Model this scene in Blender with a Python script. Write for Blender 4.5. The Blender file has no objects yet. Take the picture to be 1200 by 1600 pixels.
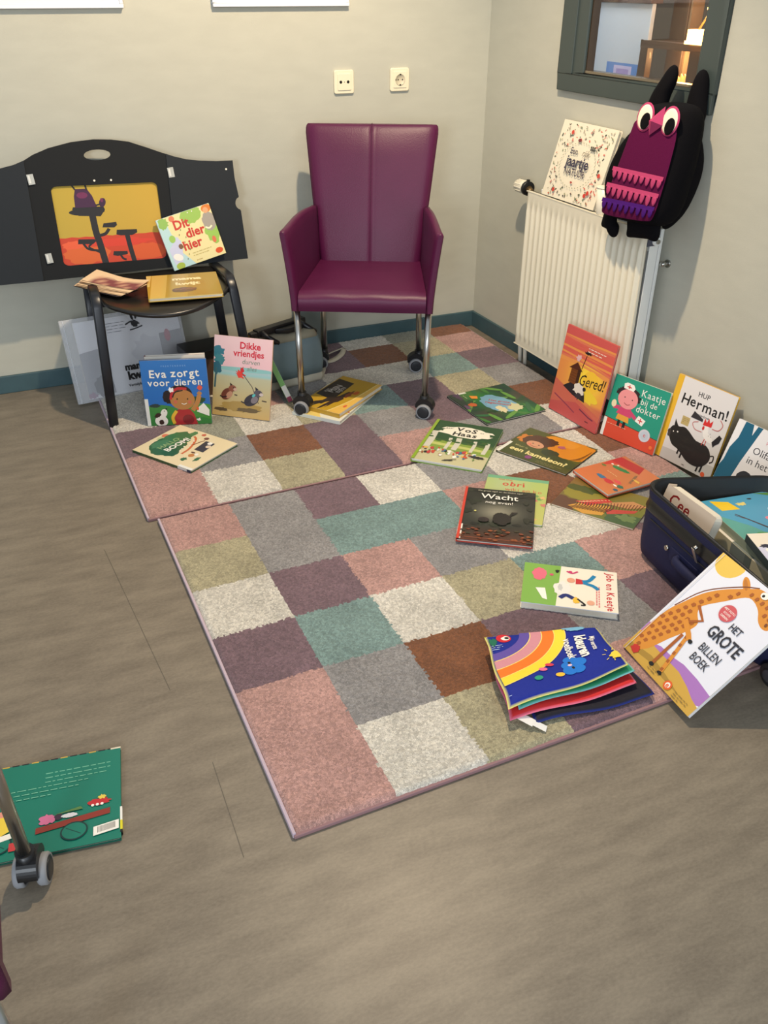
import bpy, bmesh, math, random
from mathutils import Vector, Matrix, noise

# ------------------------------------------------------------------ camera, light, exposure
scn = bpy.context.scene
col = scn.collection
cam_d = bpy.data.cameras.new('camera'); cam = bpy.data.objects.new('camera', cam_d); col.objects.link(cam)
cam_d.sensor_fit = 'VERTICAL'; cam_d.sensor_height = 24.0; cam_d.lens = 20.208
cam_d.clip_start = 0.02
YAW, PITCH, ROLL = math.radians(-23.055), math.radians(31.756), math.radians(0.25)
def cam_matrix():
    r = Vector((math.cos(YAW), math.sin(YAW), 0)); f = Vector((-math.sin(YAW), math.cos(YAW), 0)); u = Vector((0, 0, 1))
    f2 = f * math.cos(PITCH) - u * math.sin(PITCH); u2 = u * math.cos(PITCH) + f * math.sin(PITCH)
    r3 = r * math.cos(ROLL) + u2 * math.sin(ROLL); u3 = u2 * math.cos(ROLL) - r * math.sin(ROLL)
    m = Matrix((r3, u3, -f2)).transposed().to_4x4(); m.translation = Vector((0, 0, 1.4)); return m
cam.matrix_world = cam_matrix()
scn.camera = cam
scn.view_settings.view_transform = 'Standard'; scn.view_settings.look = 'None'
scn.view_settings.gamma = 1.0; scn.view_settings.use_curve_mapping = False
scn.view_settings.exposure = 0.52

world = bpy.data.worlds.new('world'); scn.world = world; world.use_nodes = True
bg = world.node_tree.nodes['Background']; bg.inputs[0].default_value = (0.80, 0.90, 1.0, 1); bg.inputs[1].default_value = 0.40

def light(name, kind, loc, energy, color, size=0.1, target=None, size_y=None, spot=None, blend=0.5):
    d = bpy.data.lights.new(name, kind); d.energy = energy; d.color = color
    if kind == 'AREA':
        d.size = size
        if size_y: d.shape = 'RECTANGLE'; d.size_y = size_y
    else: d.shadow_soft_size = size
    if kind == 'SPOT': d.spot_size = math.radians(spot); d.spot_blend = blend
    o = bpy.data.objects.new(name, d); col.objects.link(o); o.location = loc
    if target: o.rotation_euler = (Vector(target) - Vector(loc)).to_track_quat('-Z', 'Y').to_euler()
    return o
# halogen spot on the ceiling, daylight windows behind and left of the camera
light('ceiling_spot', 'SPOT', (1.04, 2.14, 2.48), 132, (1.0, 0.79, 0.54), 0.032, target=(0.50, 2.75, 0), spot=128, blend=0.6)
light('window_daylight', 'AREA', (-2.1, -2.4, 1.6), 58, (0.86, 0.93, 1.0), 0.8, target=(0.9, 2.6, 0.5), size_y=1.0)
light('sky_daylight', 'AREA', (0.0, -4.2, 2.7), 46, (0.86, 0.92, 1.0), 2.6, target=(0.7, 1.6, 0.0), size_y=1.4)

# ------------------------------------------------------------------ materials
def lin(c):
    return tuple((v / 255 / 12.92) if v / 255 <= 0.04045 else ((v / 255 + 0.055) / 1.055) ** 2.4 for v in c) + (1.0,)
MATS = {}
def mat(name, rgb, rough=0.5, metal=0.0, bump=0.0, bscale=200, var=0.0, vscale=20, spec=0.5, coat=0.0, sheen=0.0, stretch=None, emit=None, estr=1.0):
    if name in MATS: return MATS[name]
    m = bpy.data.materials.new(name); m.use_nodes = True; nt = m.node_tree; b = nt.nodes['Principled BSDF']
    b.inputs['Base Color'].default_value = lin(rgb); b.inputs['Roughness'].default_value = rough
    b.inputs['Metallic'].default_value = metal; b.inputs['Specular IOR Level'].default_value = spec
    b.inputs['Coat Weight'].default_value = coat; b.inputs['Sheen Weight'].default_value = sheen
    if emit: b.inputs['Emission Color'].default_value = lin(emit); b.inputs['Emission Strength'].default_value = estr
    tc = nt.nodes.new('ShaderNodeTexCoord'); vec = tc.outputs['Object']
    if stretch:
        mp = nt.nodes.new('ShaderNodeMapping'); mp.inputs['Scale'].default_value = stretch
        nt.links.new(vec, mp.inputs[0]); vec = mp.outputs[0]
    if var:
        n = nt.nodes.new('ShaderNodeTexNoise'); n.inputs['Scale'].default_value = vscale; n.inputs['Detail'].default_value = 6
        nt.links.new(vec, n.inputs['Vector'])
        r = nt.nodes.new('ShaderNodeValToRGB'); a = [max(0, c * (1 - var)) for c in lin(rgb)[:3]]; z = [min(1, c * (1 + var)) for c in lin(rgb)[:3]]
        r.color_ramp.elements[0].position = 0.3; r.color_ramp.elements[1].position = 0.7
        r.color_ramp.elements[0].color = (*a, 1); r.color_ramp.elements[1].color = (*z, 1)
        nt.links.new(n.outputs['Fac'], r.inputs[0]); nt.links.new(r.outputs[0], b.inputs['Base Color'])
    if bump:
        n2 = nt.nodes.new('ShaderNodeTexNoise'); n2.inputs['Scale'].default_value = bscale; n2.inputs['Detail'].default_value = 4
        nt.links.new(vec, n2.inputs['Vector'])
        bp = nt.nodes.new('ShaderNodeBump'); bp.inputs['Strength'].default_value = bump; bp.inputs['Distance'].default_value = 0.002
        nt.links.new(n2.outputs['Fac'], bp.inputs['Height']); nt.links.new(bp.outputs[0], b.inputs['Normal'])
    MATS[name] = m; return m

def colmat(name, rough=0.4, coat=0.0, bump=0.0, bscale=300, sheen=0.0, mottle=0.0, spec=0.5):
    """printed / dyed surface: colour from the mesh's own colour attribute"""
    m = bpy.data.materials.new(name); m.use_nodes = True; nt = m.node_tree; b = nt.nodes['Principled BSDF']
    at = nt.nodes.new('ShaderNodeAttribute'); at.attribute_name = 'Col'
    b.inputs['Roughness'].default_value = rough; b.inputs['Coat Weight'].default_value = coat
    b.inputs['Sheen Weight'].default_value = sheen; b.inputs['Specular IOR Level'].default_value = spec
    out = at.outputs['Color']
    tc = nt.nodes.new('ShaderNodeTexCoord')
    if mottle:
        n = nt.nodes.new('ShaderNodeTexNoise'); n.inputs['Scale'].default_value = 520; n.inputs['Detail'].default_value = 2
        nt.links.new(tc.outputs['Object'], n.inputs['Vector'])
        n3 = nt.nodes.new('ShaderNodeTexNoise'); n3.inputs['Scale'].default_value = 9; n3.inputs['Detail'].default_value = 5
        nt.links.new(tc.outputs['Object'], n3.inputs['Vector'])
        ad = nt.nodes.new('ShaderNodeMath'); ad.operation = 'MULTIPLY_ADD'; ad.inputs[1].default_value = 0.45
        nt.links.new(n3.outputs['Fac'], ad.inputs[0]); nt.links.new(n.outputs['Fac'], ad.inputs[2])
        mr = nt.nodes.new('ShaderNodeMapRange'); mr.inputs['From Min'].default_value = 0.45; mr.inputs['From Max'].default_value = 1.0
        mr.inputs['To Min'].default_value = 1 - mottle; mr.inputs['To Max'].default_value = 1 + mottle
        nt.links.new(ad.outputs[0], mr.inputs['Value'])
        mx = nt.nodes.new('ShaderNodeVectorMath'); mx.operation = 'SCALE'
        nt.links.new(out, mx.inputs[0]); nt.links.new(mr.outputs[0], mx.inputs['Scale']); out = mx.outputs[0]
    nt.links.new(out, b.inputs['Base Color'])
    if bump:
        n2 = nt.nodes.new('ShaderNodeTexNoise'); n2.inputs['Scale'].default_value = bscale; n2.inputs['Detail'].default_value = 3
        nt.links.new(tc.outputs['Object'], n2.inputs['Vector'])
        bp = nt.nodes.new('ShaderNodeBump'); bp.inputs['Strength'].default_value = bump; bp.inputs['Distance'].default_value = 0.003
        nt.links.new(n2.outputs['Fac'], bp.inputs['Height']); nt.links.new(bp.outputs[0], b.inputs['Normal'])
    MATS[name] = m; return m
PRINT = colmat('printed_cover', rough=0.32, coat=0.15)
PILE = colmat('carpet_pile', rough=1.0, bump=1.0, bscale=420, sheen=0.25, mottle=0.42, spec=0.1)
FELT = colmat('dyed_felt', rough=0.95, bump=0.3, bscale=500, sheen=0.3, spec=0.1)
CLOTHPRINT = colmat('printed_cloth', rough=0.7, bump=0.35, bscale=90, spec=0.3)
MATTPRINT = colmat('matt_print', rough=0.7)

wall_m = mat('wallpaper', (186, 185, 171), 0.85, bump=0.25, bscale=260, var=0.03, vscale=8, stretch=(1, 1, 3))
base_m = mat('baseboard_paint', (62, 88, 94), 0.45, bump=0.1, bscale=60, var=0.10, vscale=14)
white_m = mat('white_plastic', (232, 226, 208), 0.35)
rad_m = mat('radiator_enamel', (226, 220, 200), 0.35)
rad2_m = mat('radiator_grey_white', (222, 224, 220), 0.4)
black_m = mat('black_plastic', (20, 21, 24), 0.38)
blackmetal_m = mat('black_metal', (24, 27, 34), 0.32)
steel_m = mat('brushed_steel', (186, 184, 178), 0.28, metal=1.0)
brass_m = mat('dull_brass', (120, 98, 66), 0.45, metal=0.8)
tyre_m = mat('grey_tyre', (140, 142, 146), 0.6)
leather_m = mat('purple_leather', (80, 20, 58), 0.42, spec=0.34, bump=0.22, bscale=240, var=0.06, vscale=9)
page_m = mat('page_edges', (228, 221, 204), 0.8, bump=0.3, bscale=900)
frame_m = mat('window_paint', (62, 72, 70), 0.45, bump=0.05, bscale=80)
board_m = mat('black_board', (27, 29, 31), 0.8, spec=0.3, bump=0.08, bscale=400)
navy_m = mat('navy_nylon', (8, 17, 62), 0.7, bump=0.45, bscale=900)
lining_m = mat('dark_lining', (44, 48, 50), 0.65, bump=0.9, bscale=26)
hole_m = mat('dark_hole', (16, 14, 12), 0.9)

def floor_material():
    m = bpy.data.materials.new('linoleum'); m.use_nodes = True; nt = m.node_tree; b = nt.nodes['Principled BSDF']
    tc = nt.nodes.new('ShaderNodeTexCoord')
    def nz(scale, st, det=7, rough=0.6):
        mp = nt.nodes.new('ShaderNodeMapping'); mp.inputs['Scale'].default_value = st
        mp.inputs['Rotation'].default_value = (0, 0, 0.16); nt.links.new(tc.outputs['Object'], mp.inputs[0])
        n = nt.nodes.new('ShaderNodeTexNoise'); n.inputs['Scale'].default_value = scale; n.inputs['Detail'].default_value = det; n.inputs['Roughness'].default_value = rough
        nt.links.new(mp.outputs[0], n.inputs['Vector']); return n.outputs['Fac']
    a = nz(7, (1, 3.6, 1)); c = nz(110, (1, 1.8, 1), 5); 
    mm = nt.nodes.new('ShaderNodeMath'); mm.operation = 'MULTIPLY_ADD'; mm.inputs[1].default_value = 0.6
    nt.links.new(c, mm.inputs[0]); nt.links.new(a, mm.inputs[2])
    r = nt.nodes.new('ShaderNodeValToRGB'); e = r.color_ramp.elements
    e[0].position = 0.58; e[0].color = lin((112, 103, 90)); e[1].position = 1.0; e[1].color = lin((137, 127, 111))
    nt.links.new(mm.outputs[0], r.inputs[0])
    nt.links.new(r.outputs[0], b.inputs['Base Color']); b.inputs['Roughness'].default_value = 0.42; b.inputs['Specular IOR Level'].default_value = 0.35
    bp = nt.nodes.new('ShaderNodeBump'); bp.inputs['Strength'].default_value = 0.12; bp.inputs['Distance'].default_value = 0.001
    nt.links.new(c, bp.inputs['Height']); nt.links.new(bp.outputs[0], b.inputs['Normal'])
    return m
floor_m = floor_material()

# ------------------------------------------------------------------ mesh helpers
class MB:
    """collects geometry for one mesh"""
    def __init__(s): s.v = []; s.f = []; s.m = []; s.c = []; s.mats = []; s.sm = []
    def mi(s, m):
        if m not in s.mats: s.mats.append(m)
        return s.mats.index(m)
    def add(s, verts, faces, m, color=None, smooth=False, cols=None):
        b = len(s.v); s.v += [tuple(v) for v in verts]; k = s.mi(m)
        for i, f in enumerate(faces):
            s.f.append([b + j for j in f]); s.m.append(k); s.sm.append(smooth)
            if cols: s.c.append([cols[j] for j in f])
            else: s.c.append([color or (255, 255, 255)] * len(f))
    def box(s, lo, hi, m, color=None, mx=None):
        x0, y0, z0 = lo; x1, y1, z1 = hi
        v = [Vector(p) for p in ((x0, y0, z0), (x1, y0, z0), (x1, y1, z0), (x0, y1, z0), (x0, y0, z1), (x1, y0, z1), (x1, y1, z1), (x0, y1, z1))]
        if mx: v = [mx @ p for p in v]
        s.add(v, [(0, 3, 2, 1), (4, 5, 6, 7), (0, 1, 5, 4), (1, 2, 6, 5), (2, 3, 7, 6), (3, 0, 4, 7)], m, color)
    def tube(s, pts, r, m, n=12, color=None, cap=True, flat=1.0):
        pts = [Vector(p) for p in pts]; rings = []; prev = None
        for i, p in enumerate(pts):
            t = (pts[min(i + 1, len(pts) - 1)] - pts[max(i - 1, 0)]).normalized()
            if prev is None:
                a = Vector((0, 0, 1)) if abs(t.z) < 0.9 else Vector((1, 0, 0)); x = t.cross(a).normalized()
            else: x = (prev - t * prev.dot(t)).normalized()
            prev = x; y = t.cross(x)
            rr = r[i] if isinstance(r, (list, tuple)) else r
            rings.append([p + x * math.cos(2 * math.pi * k / n) * rr + y * math.sin(2 * math.pi * k / n) * rr * flat for k in range(n)])
        s.loft(rings, m, color, cap)
    def loft(s, rings, m, color=None, cap=True, smooth=True):
        n = len(rings[0]); v = [p for r in rings for p in r]; f = []
        for i in range(len(rings) - 1):
            for k in range(n): f.append((i * n + k, i * n + (k + 1) % n, (i + 1) * n + (k + 1) % n, (i + 1) * n + k))
        s.add(v, f, m, color, smooth)
        if cap: s.add(rings[0], [tuple(reversed(range(n)))], m, color); s.add(rings[-1], [tuple(range(n))], m, color)
    def cyl(s, a, b, r, m, n=20, color=None): s.tube([a, b], r, m, n, color)
    def prism(s, pts, z0, z1, m, color=None, mx=None):
        n = len(pts); lo = [Vector((p[0], p[1], z0)) for p in pts]; hi = [Vector((p[0], p[1], z1)) for p in pts]
        if mx: lo = [mx @ p for p in lo]; hi = [mx @ p for p in hi]
        s.add(lo + hi, [tuple(reversed(range(n))), tuple(range(n, 2 * n))] + [(k, (k + 1) % n, n + (k + 1) % n, n + k) for k in range(n)], m, color)
    def build(s, name, parent=None, world=None, bevel=0, seg=2, subsurf=0, fixn=True):
        if world is not None: iv = world.inverted(); s.v = [tuple(iv @ Vector(p)) for p in s.v]
        me = bpy.data.meshes.new(name); me.from_pydata(s.v, [], s.f)
        for m in s.mats: me.materials.append(m)
        at = me.color_attributes.new('Col', 'FLOAT_COLOR', 'CORNER')
        i = 0; cache = {}
        for pi, cc in enumerate(s.c):
            me.polygons[pi].material_index = s.m[pi]; me.polygons[pi].use_smooth = s.sm[pi]
            for c in cc:
                c = tuple(c)
                if c not in cache: cache[c] = lin(c)
                at.data[i].color = cache[c]; i += 1
        if fixn:
            bm = bmesh.new(); bm.from_mesh(me); bmesh.ops.remove_doubles(bm, verts=bm.verts, dist=1e-6)
            bmesh.ops.recalc_face_normals(bm, faces=bm.faces); bm.to_mesh(me); bm.free()
        o = bpy.data.objects.new(name, me); col.objects.link(o)
        if parent: o.parent = parent
        if bevel:
            b = o.modifiers.new('bevel', 'BEVEL'); b.width = bevel; b.segments = seg; b.limit_method = 'ANGLE'; b.angle_limit = math.radians(40)
            for p in me.polygons: p.use_smooth = True
            wn = o.modifiers.new('wn', 'WEIGHTED_NORMAL'); wn.keep_sharp = True
        if subsurf:
            b = o.modifiers.new('sub', 'SUBSURF'); b.levels = subsurf; b.render_levels = subsurf
            for p in me.polygons: p.use_smooth = True
        return o

def tag(o, label=None, cat=None, group=None, kind=None):
    if label: o['label'] = label
    if cat: o['category'] = cat
    if group: o['group'] = group
    if kind: o['kind'] = kind
    return o
def thing(name, label, cat, loc=(0, 0, 0), rz=0, group=None, mw=None):
    o = bpy.data.objects.new(name, None); col.objects.link(o); o.empty_display_size = 0.05
    if mw is not None: o.matrix_world = mw
    else: o.location = loc; o.rotation_euler = (0, 0, rz)
    return tag(o, label, cat, group)
def struct(o): o['kind'] = 'structure'; return o
def frame(o, x, y, z):
    m = Matrix((x, y, z)).transposed().to_4x4(); m.translation = Vector(o); return m
def roundrect(w, h, r, n=5, cx=0, cy=0):
    out = []
    for (sx, sy, a0) in ((1, 1, 0), (-1, 1, 90), (-1, -1, 180), (1, -1, 270)):
        for k in range(n + 1):
            a = math.radians(a0 + 90 * k / n); out.append((cx + sx * (w / 2 - r) + r * math.cos(a), cy + sy * (h / 2 - r) + r * math.sin(a)))
    return out
def smooth_closed(pts, n=4):
    out = []; L = len(pts)
    for i in range(L):
        p0, p1, p2, p3 = (Vector(pts[(i + d) % L]) for d in (-1, 0, 1, 2))
        for k in range(n):
            t = k / n
            out.append(0.5 * ((2 * p1) + (p2 - p0) * t + (2 * p0 - 5 * p1 + 4 * p2 - p3) * t * t + (3 * p1 - p0 - 3 * p2 + p3) * t ** 3))
    return [tuple(p) for p in out]
def smooth_open(pts, n=5):
    P = [Vector(p) for p in pts]; P = [2 * P[0] - P[1]] + P + [2 * P[-1] - P[-2]]; out = []
    for i in range(1, len(P) - 2):
        p0, p1, p2, p3 = P[i - 1:i + 3]
        for k in range(n):
            t = k / n
            out.append(0.5 * ((2 * p1) + (p2 - p0) * t + (2 * p0 - 5 * p1 + 4 * p2 - p3) * t * t + (3 * p1 - p0 - 3 * p2 + p3) * t ** 3))
    return out + [P[-2]]
def pillow(mb, outline, c, th, m, color=None, K=7, p=4.0, to3=None, back=True):
    """soft stuffed shape from a star-shaped outline; to3 maps (x, y, height) to 3D"""
    n = len(outline); rings = []
    fs = [math.sin(math.pi / 2 * (k / K)) for k in range(K, 0, -1)]
    for side in ((1, -1) if back else (1,)):
        v = []; f = []
        for fr in fs:
            hgt = th * (1 - fr ** p) ** 0.5 * side
            v += [to3(c[0] + (q[0] - c[0]) * fr, c[1] + (q[1] - c[1]) * fr, hgt) for q in outline]
        v.append(to3(c[0], c[1], th * side))
        for i in range(K - 1):
            for k in range(n): f.append((i * n + k, i * n + (k + 1) % n, (i + 1) * n + (k + 1) % n, (i + 1) * n + k))
        for k in range(n): f.append(((K - 1) * n + k, (K - 1) * n + (k + 1) % n, K * n))
        mb.add(v, f, m, color, True)

_tc = {}
def text_mesh(s, bold=0.0, shear=0.0, space=1.0):
    k = (s, bold, shear, space)
    if k in _tc: return _tc[k]
    c = bpy.data.curves.new('t', 'FONT'); c.body = s; c.size = 1.0; c.offset = bold; c.shear = shear; c.space_character = space
    c.resolution_u = 2; c.fill_mode = 'FRONT'
    o = bpy.data.objects.new('t', c); col.objects.link(o)
    dg = bpy.context.evaluated_depsgraph_get(); me = bpy.data.meshes.new_from_object(o.evaluated_get(dg))
    v = [(p.co.x, p.co.y) for p in me.vertices]; f = [tuple(q.vertices) for q in me.polygons]
    bpy.data.objects.remove(o); bpy.data.curves.remove(c); bpy.data.meshes.remove(me)
    w = max([p[0] for p in v], default=0); _tc[k] = (v, f, w); return _tc[k]

class Art:
    """flat printed artwork: u, v run 0..1 over the sheet, radii and sizes are in sheet widths"""
    def __init__(s, w, h, seed=1, m=None): s.w = w; s.h = h; s.L = []; s.n = 0; s.rng = random.Random(seed); s.m = m
    def _p(s, u, v): return (u * s.w, v * s.h)
    def base(s, fn, nx=14, ny=18):
        v = []; c = []; f = []
        for j in range(ny + 1):
            for i in range(nx + 1): v.append((i / nx * s.w, j / ny * s.h)); c.append(tuple(max(0, min(255, q)) for q in fn(i / nx, j / ny)))
        for j in range(ny):
            for i in range(nx): a = j * (nx + 1) + i; f.append((a, a + 1, a + nx + 2, a + nx + 1))
        s.n += 1; s.L.append((v, f, c, s.n))
    def raw(s, col_, v, f=None):
        s.n += 1; s.L.append((v, f or [tuple(range(len(v)))], [col_] * len(v), s.n))
    def P(s, c, *pts): s.raw(c, [s._clip(s._p(*p)) for p in pts])
    def _clip(s, p): return (max(0, min(s.w, p[0])), max(0, min(s.h, p[1])))
    def E(s, c, u, v, rx, ry=None, rot=0, n=22, a0=0, a1=360):
        ry = rx if ry is None else ry; x, y = s._p(u, v); r = math.radians(rot); out = []
        for k in range(n + (0 if a1 - a0 == 360 else 1)):
            a = math.radians(a0 + (a1 - a0) * k / n); ex = rx * s.w * math.cos(a); ey = ry * s.w * math.sin(a)
            out.append(s._clip((x + ex * math.cos(r) - ey * math.sin(r), y + ex * math.sin(r) + ey * math.cos(r))))
        s.raw(c, out)
    def B(s, c, u, v, rx, ry=None, jag=0.15, n=26, rot=0):
        ry = rx if ry is None else ry; x, y = s._p(u, v); r = math.radians(rot); pts = []
        for k in range(n):
            a = 2 * math.pi * k / n; q = 1 + s.rng.uniform(-jag, jag); ex = rx * s.w * math.cos(a) * q; ey = ry * s.w * math.sin(a) * q
            pts.append(s._clip((x + ex * math.cos(r) - ey * math.sin(r), y + ex * math.sin(r) + ey * math.cos(r))))
        s.raw(c, pts)
    def S(s, c, wd, *pts, sm=True):
        P = [Vector(s._p(*p)) for p in pts]
        if sm and len(P) > 2: P = smooth_open(P, 4)
        n = len(P); v = []; f = []
        for i, p in enumerate(P):
            t = (P[min(i + 1, n - 1)] - P[max(i - 1, 0)]).normalized(); q = Vector((-t.y, t.x))
            ww = (wd if not isinstance(wd, tuple) else wd[0] + (wd[1] - wd[0]) * i / (n - 1)) * s.w / 2
            v += [s._clip(p + q * ww), s._clip(p - q * ww)]
        for i in range(n - 1): f.append((2 * i, 2 * i + 1, 2 * i + 3, 2 * i + 2))
        s.raw(c, v, f)
    def T(s, txt, u, v, size, c, rot=0, bold=0.0, shear=0.0, al='c', jit=0, sx=1.0, space=1.0):
        x, y = s._p(u, v); z = size * s.w; r = math.radians(rot)
        if jit:
            cur = 0; parts = []
            for ch in txt:
                if ch == ' ': cur += 0.32; continue
                vv, ff, w = text_mesh(ch, bold, shear); a = math.radians(s.rng.uniform(-jit, jit)); dy = s.rng.uniform(-jit, jit) * 0.006
                parts.append(([(cur + p[0] * math.cos(a) - p[1] * math.sin(a), dy + p[0] * math.sin(a) + p[1] * math.cos(a)) for p in vv], ff)); cur += w + 0.07
            tw = cur; V = []; F = []
            for vv, ff in parts: b = len(V); V += vv; F += [tuple(b + j for j in q) for q in ff]
        else: V, F, tw = text_mesh(txt, bold, shear, space)
        off = {'c': -tw / 2, 'l': 0, 'r': -tw}[al]; out = []
        for px, py in V:
            px = (px + off) * z * sx; py *= z
            out.append(s._clip((x + px * math.cos(r) - py * math.sin(r), y + px * math.sin(r) + py * math.cos(r))))
        if F: s.raw(c, out, F)
    def lines(s, c, u0, u1, v, n, dv, wd=0.012):
        """rows of tiny unreadable print"""
        for k in range(n):
            u = u0
            while u < u1 - (0.08 if k == n - 1 else 0):
                L = s.rng.uniform(0.02, 0.07); s.P(c, (u, v - k * dv), (min(u + L, u1), v - k * dv), (min(u + L, u1), v - k * dv + wd * 0.7), (u, v - k * dv + wd * 0.7)); u += L + 0.014
    def emit(s, mb, z, m=None, dz=0.00003, T=None):
        for v, f, c, k in s.L:
            T3 = [(p[0], p[1], z + dz * k) for p in v]
            if T: T3 = [T(p) for p in T3]
            mb.add(T3, f, m or s.m or PRINT, cols=c)

BOOKS = 'picture books around the reading corner'
def book(name, label, w, h, T, art, pos, yaw, tilt=0, z=None, base=None, spine=(200, 200, 200), edge=(235, 232, 222), back=None, mw=None,
         group=BOOKS, sticker=None, round_=0.0, spine_w=0.0, name_='picture_book'):
    if mw is None:
        yw = math.radians(yaw); t = math.radians(tilt)
        r = Vector((math.cos(yw), math.sin(yw), 0)); bk = Vector((-math.sin(yw), math.cos(yw), 0))
        u = bk * math.cos(t) + Vector((0, 0, 1)) * math.sin(t); n = r.cross(u)
        zz = z if z is not None else base + T
        mw = frame(Vector((pos[0], pos[1], zz)) - n * T, r, u, n)
    root = thing(name_, label, 'book', mw=mw, group=group)
    ct = min(0.0022, T * 0.22)
    mb = MB(); bc = back or spine
    if round_:
        pr = roundrect(w, h, round_, 4, w / 2, h / 2)
        mb.prism(pr, T - ct, T, PRINT, edge); mb.prism(pr, 0, ct, PRINT, bc)
    else:
        mb.box((0, 0, T - ct), (w, h, T - 0.00001), PRINT, edge); mb.box((0, 0, 0), (w, h, ct), PRINT, bc)
    mb.box((-0.0006, 0, 0.0003), (0.003, h, T - 0.0004), PRINT, spine)
    if sticker:
        y0, y1, c1, c2 = sticker
        mb.box((-0.0012, y0 * h, 0.001), (0.0, y1 * h, T - 0.001), PRINT, c1); mb.box((-0.0013, y0 * h, 0.001), (0.0, (y0 + (y1 - y0) * 0.3) * h, T - 0.001), PRINT, c2)
        mb.box((0, y0 * h, T), (0.012, y1 * h, T + 0.0004), PRINT, c1)
    a = Art(w, h, seed=len(name) * 7 + int(w * 1000)); a.base(lambda u, v: edge, 1, 1) if not art else art(a)
    if round_:
        for L in a.L: pass
    a.emit(mb, T + 0.00002)
    mb.build('cover', root, fixn=False)
    pg = MB(); ins = 0.0035 if T > 0.006 else 0.001
    if round_: pg.prism(roundrect(w - 0.001, h - 0.001, round_, 4, w / 2, h / 2), ct, T - ct, page_m)
    else: pg.box((0.003, ins, ct), (w - ins, h - ins, T - ct), page_m)
    pg.build('pages', root)
    return root

# ------------------------------------------------------------------ the room
CX, CY = 1.935, 3.482                                   # inner corner of the two walls
RA = math.radians(2.3)
DS = Vector((math.sin(RA), -math.cos(RA), 0)); NW = Vector((-math.cos(RA), -math.sin(RA), 0))
RW = frame((CX, CY, 0), DS, NW, Vector((0, 0, 1)))       # right-wall frame: x along the wall, y into the room, z up
def rw(s_, n_, z_): return RW @ Vector((s_, n_, z_))

mb = MB(); mb.box((-2.6, -2.2, -0.05), (4.2, CY + 0.02, 0), floor_m); struct(mb.build('floor'))
mb = MB(); mb.box((-2.6, CY, 0), (CX + 0.3, CY + 0.12, 2.7), wall_m); struct(mb.build('wall_back'))
mb = MB()
H0, H1, HZ0, HZ1 = 0.655, 1.205, 1.118, 1.86
for lo, hi in (((-0.05, -0.03, 0), (H0, 0, 2.7)), ((H0, -0.03, 0), (H1, 0, HZ0)), ((H0, -0.03, HZ1), (H1, 0, 2.7)), ((H1, -0.03, 0), (3.6, 0, 2.7))): mb.box(lo, hi, wall_m, mx=RW)
struct(mb.build('wall_right'))
mb = MB(); mb.box((-2.6, CY - 0.012, 0), (CX, CY, 0.071), base_m); struct(mb.build('baseboard_back', bevel=0.003))
mb = MB(); mb.box((0, 0, 0), (3.6, 0.012, 0.071), base_m, mx=RW); struct(mb.build('baseboard_right', bevel=0.003))
# floor seams of the sheet linoleum
seam_m = mat('seam', (92, 86, 76), 0.6)
mb = MB()
for (a, b) in (((0.063, 2.2), (0.125, 1.55)), ((0.165, 1.30), (0.165, 1.05))):
    a = Vector((*a, 0.0006)); b = Vector((*b, 0.0006)); q = Vector((0.0006, 0, 0)); mb.add([a - q, b - q, b + q, a + q], [(0, 1, 2, 3)], seam_m)
struct(mb.build('trim_1'))

# window in the right wall looking into the next room
W = struct(thing('window_1', None, None, mw=RW))
mb = MB()
O0, O1, OZ0, OZ1 = 0.515, 1.292, 1.058, 1.99
def framebox(mb, a0, a1, b0, b1, c0, c1, d0, d1, n0, n1, m):
    mb.box((a0, n0, b0), (a1, n1, c0), m); mb.box((a0, n0, c1), (a1, n1, b1), m)
    mb.box((a0, n0, c0), (d0, n1, c1), m); mb.box((d1, n0, c0), (a1, n1, c1), m)
framebox(mb, O0, O1, OZ0, OZ1, HZ0 - 0.004, HZ1, H0 - 0.06, H1 + 0.012, 0.0, 0.018, frame_m)
framebox(mb, O0 + 0.075, H1 + 0.03, OZ0 + 0.03, HZ1 + 0.05, HZ0 + 0.002, HZ1 - 0.01, H0, H1, 0.0, 0.012, frame_m)
mb.build('window_frame', W, bevel=0.003)
mb = MB(); framebox(mb, H0 - 0.01, H1 + 0.01, HZ0 - 0.01, HZ1, HZ0 + 0.004, HZ1 - 0.01, H0 + 0.004, H1 - 0.004, -0.03, 0.0, mat('reveal_wood', (70, 58, 46), 0.4)); mb.build('window_reveal', W)
mb = MB(); mb.box((H0, -0.028, HZ0 + 0.004), (H1, 0.006, HZ0 + 0.012), mat('sill_metal', (150, 140, 126), 0.22, metal=0.9)); mb.build('window_sill', W)
g = bpy.data.materials.new('pane_glass'); g.use_nodes = True; nt = g.node_tree; b = nt.nodes['Principled BSDF']
b.inputs['Transmission Weight'].default_value = 1.0; b.inputs['Roughness'].default_value = 0.0; b.inputs['IOR'].default_value = 1.0; b.inputs['Specular IOR Level'].default_value = 0.5
mixn = nt.nodes.new('ShaderNodeMixShader'); tr = nt.nodes.new('ShaderNodeBsdfTransparent'); gl = nt.nodes.new('ShaderNodeBsdfGlossy'); gl.inputs['Roughness'].default_value = 0.02
fr = nt.nodes.new('ShaderNodeLayerWeight'); fr.inputs[0].default_value = 0.35
fm2 = nt.nodes.new('ShaderNodeMath'); fm2.operation = 'POWER'; fm2.inputs[1].default_value = 3.0; nt.links.new(fr.outputs['Facing'], fm2.inputs[0])
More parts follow.
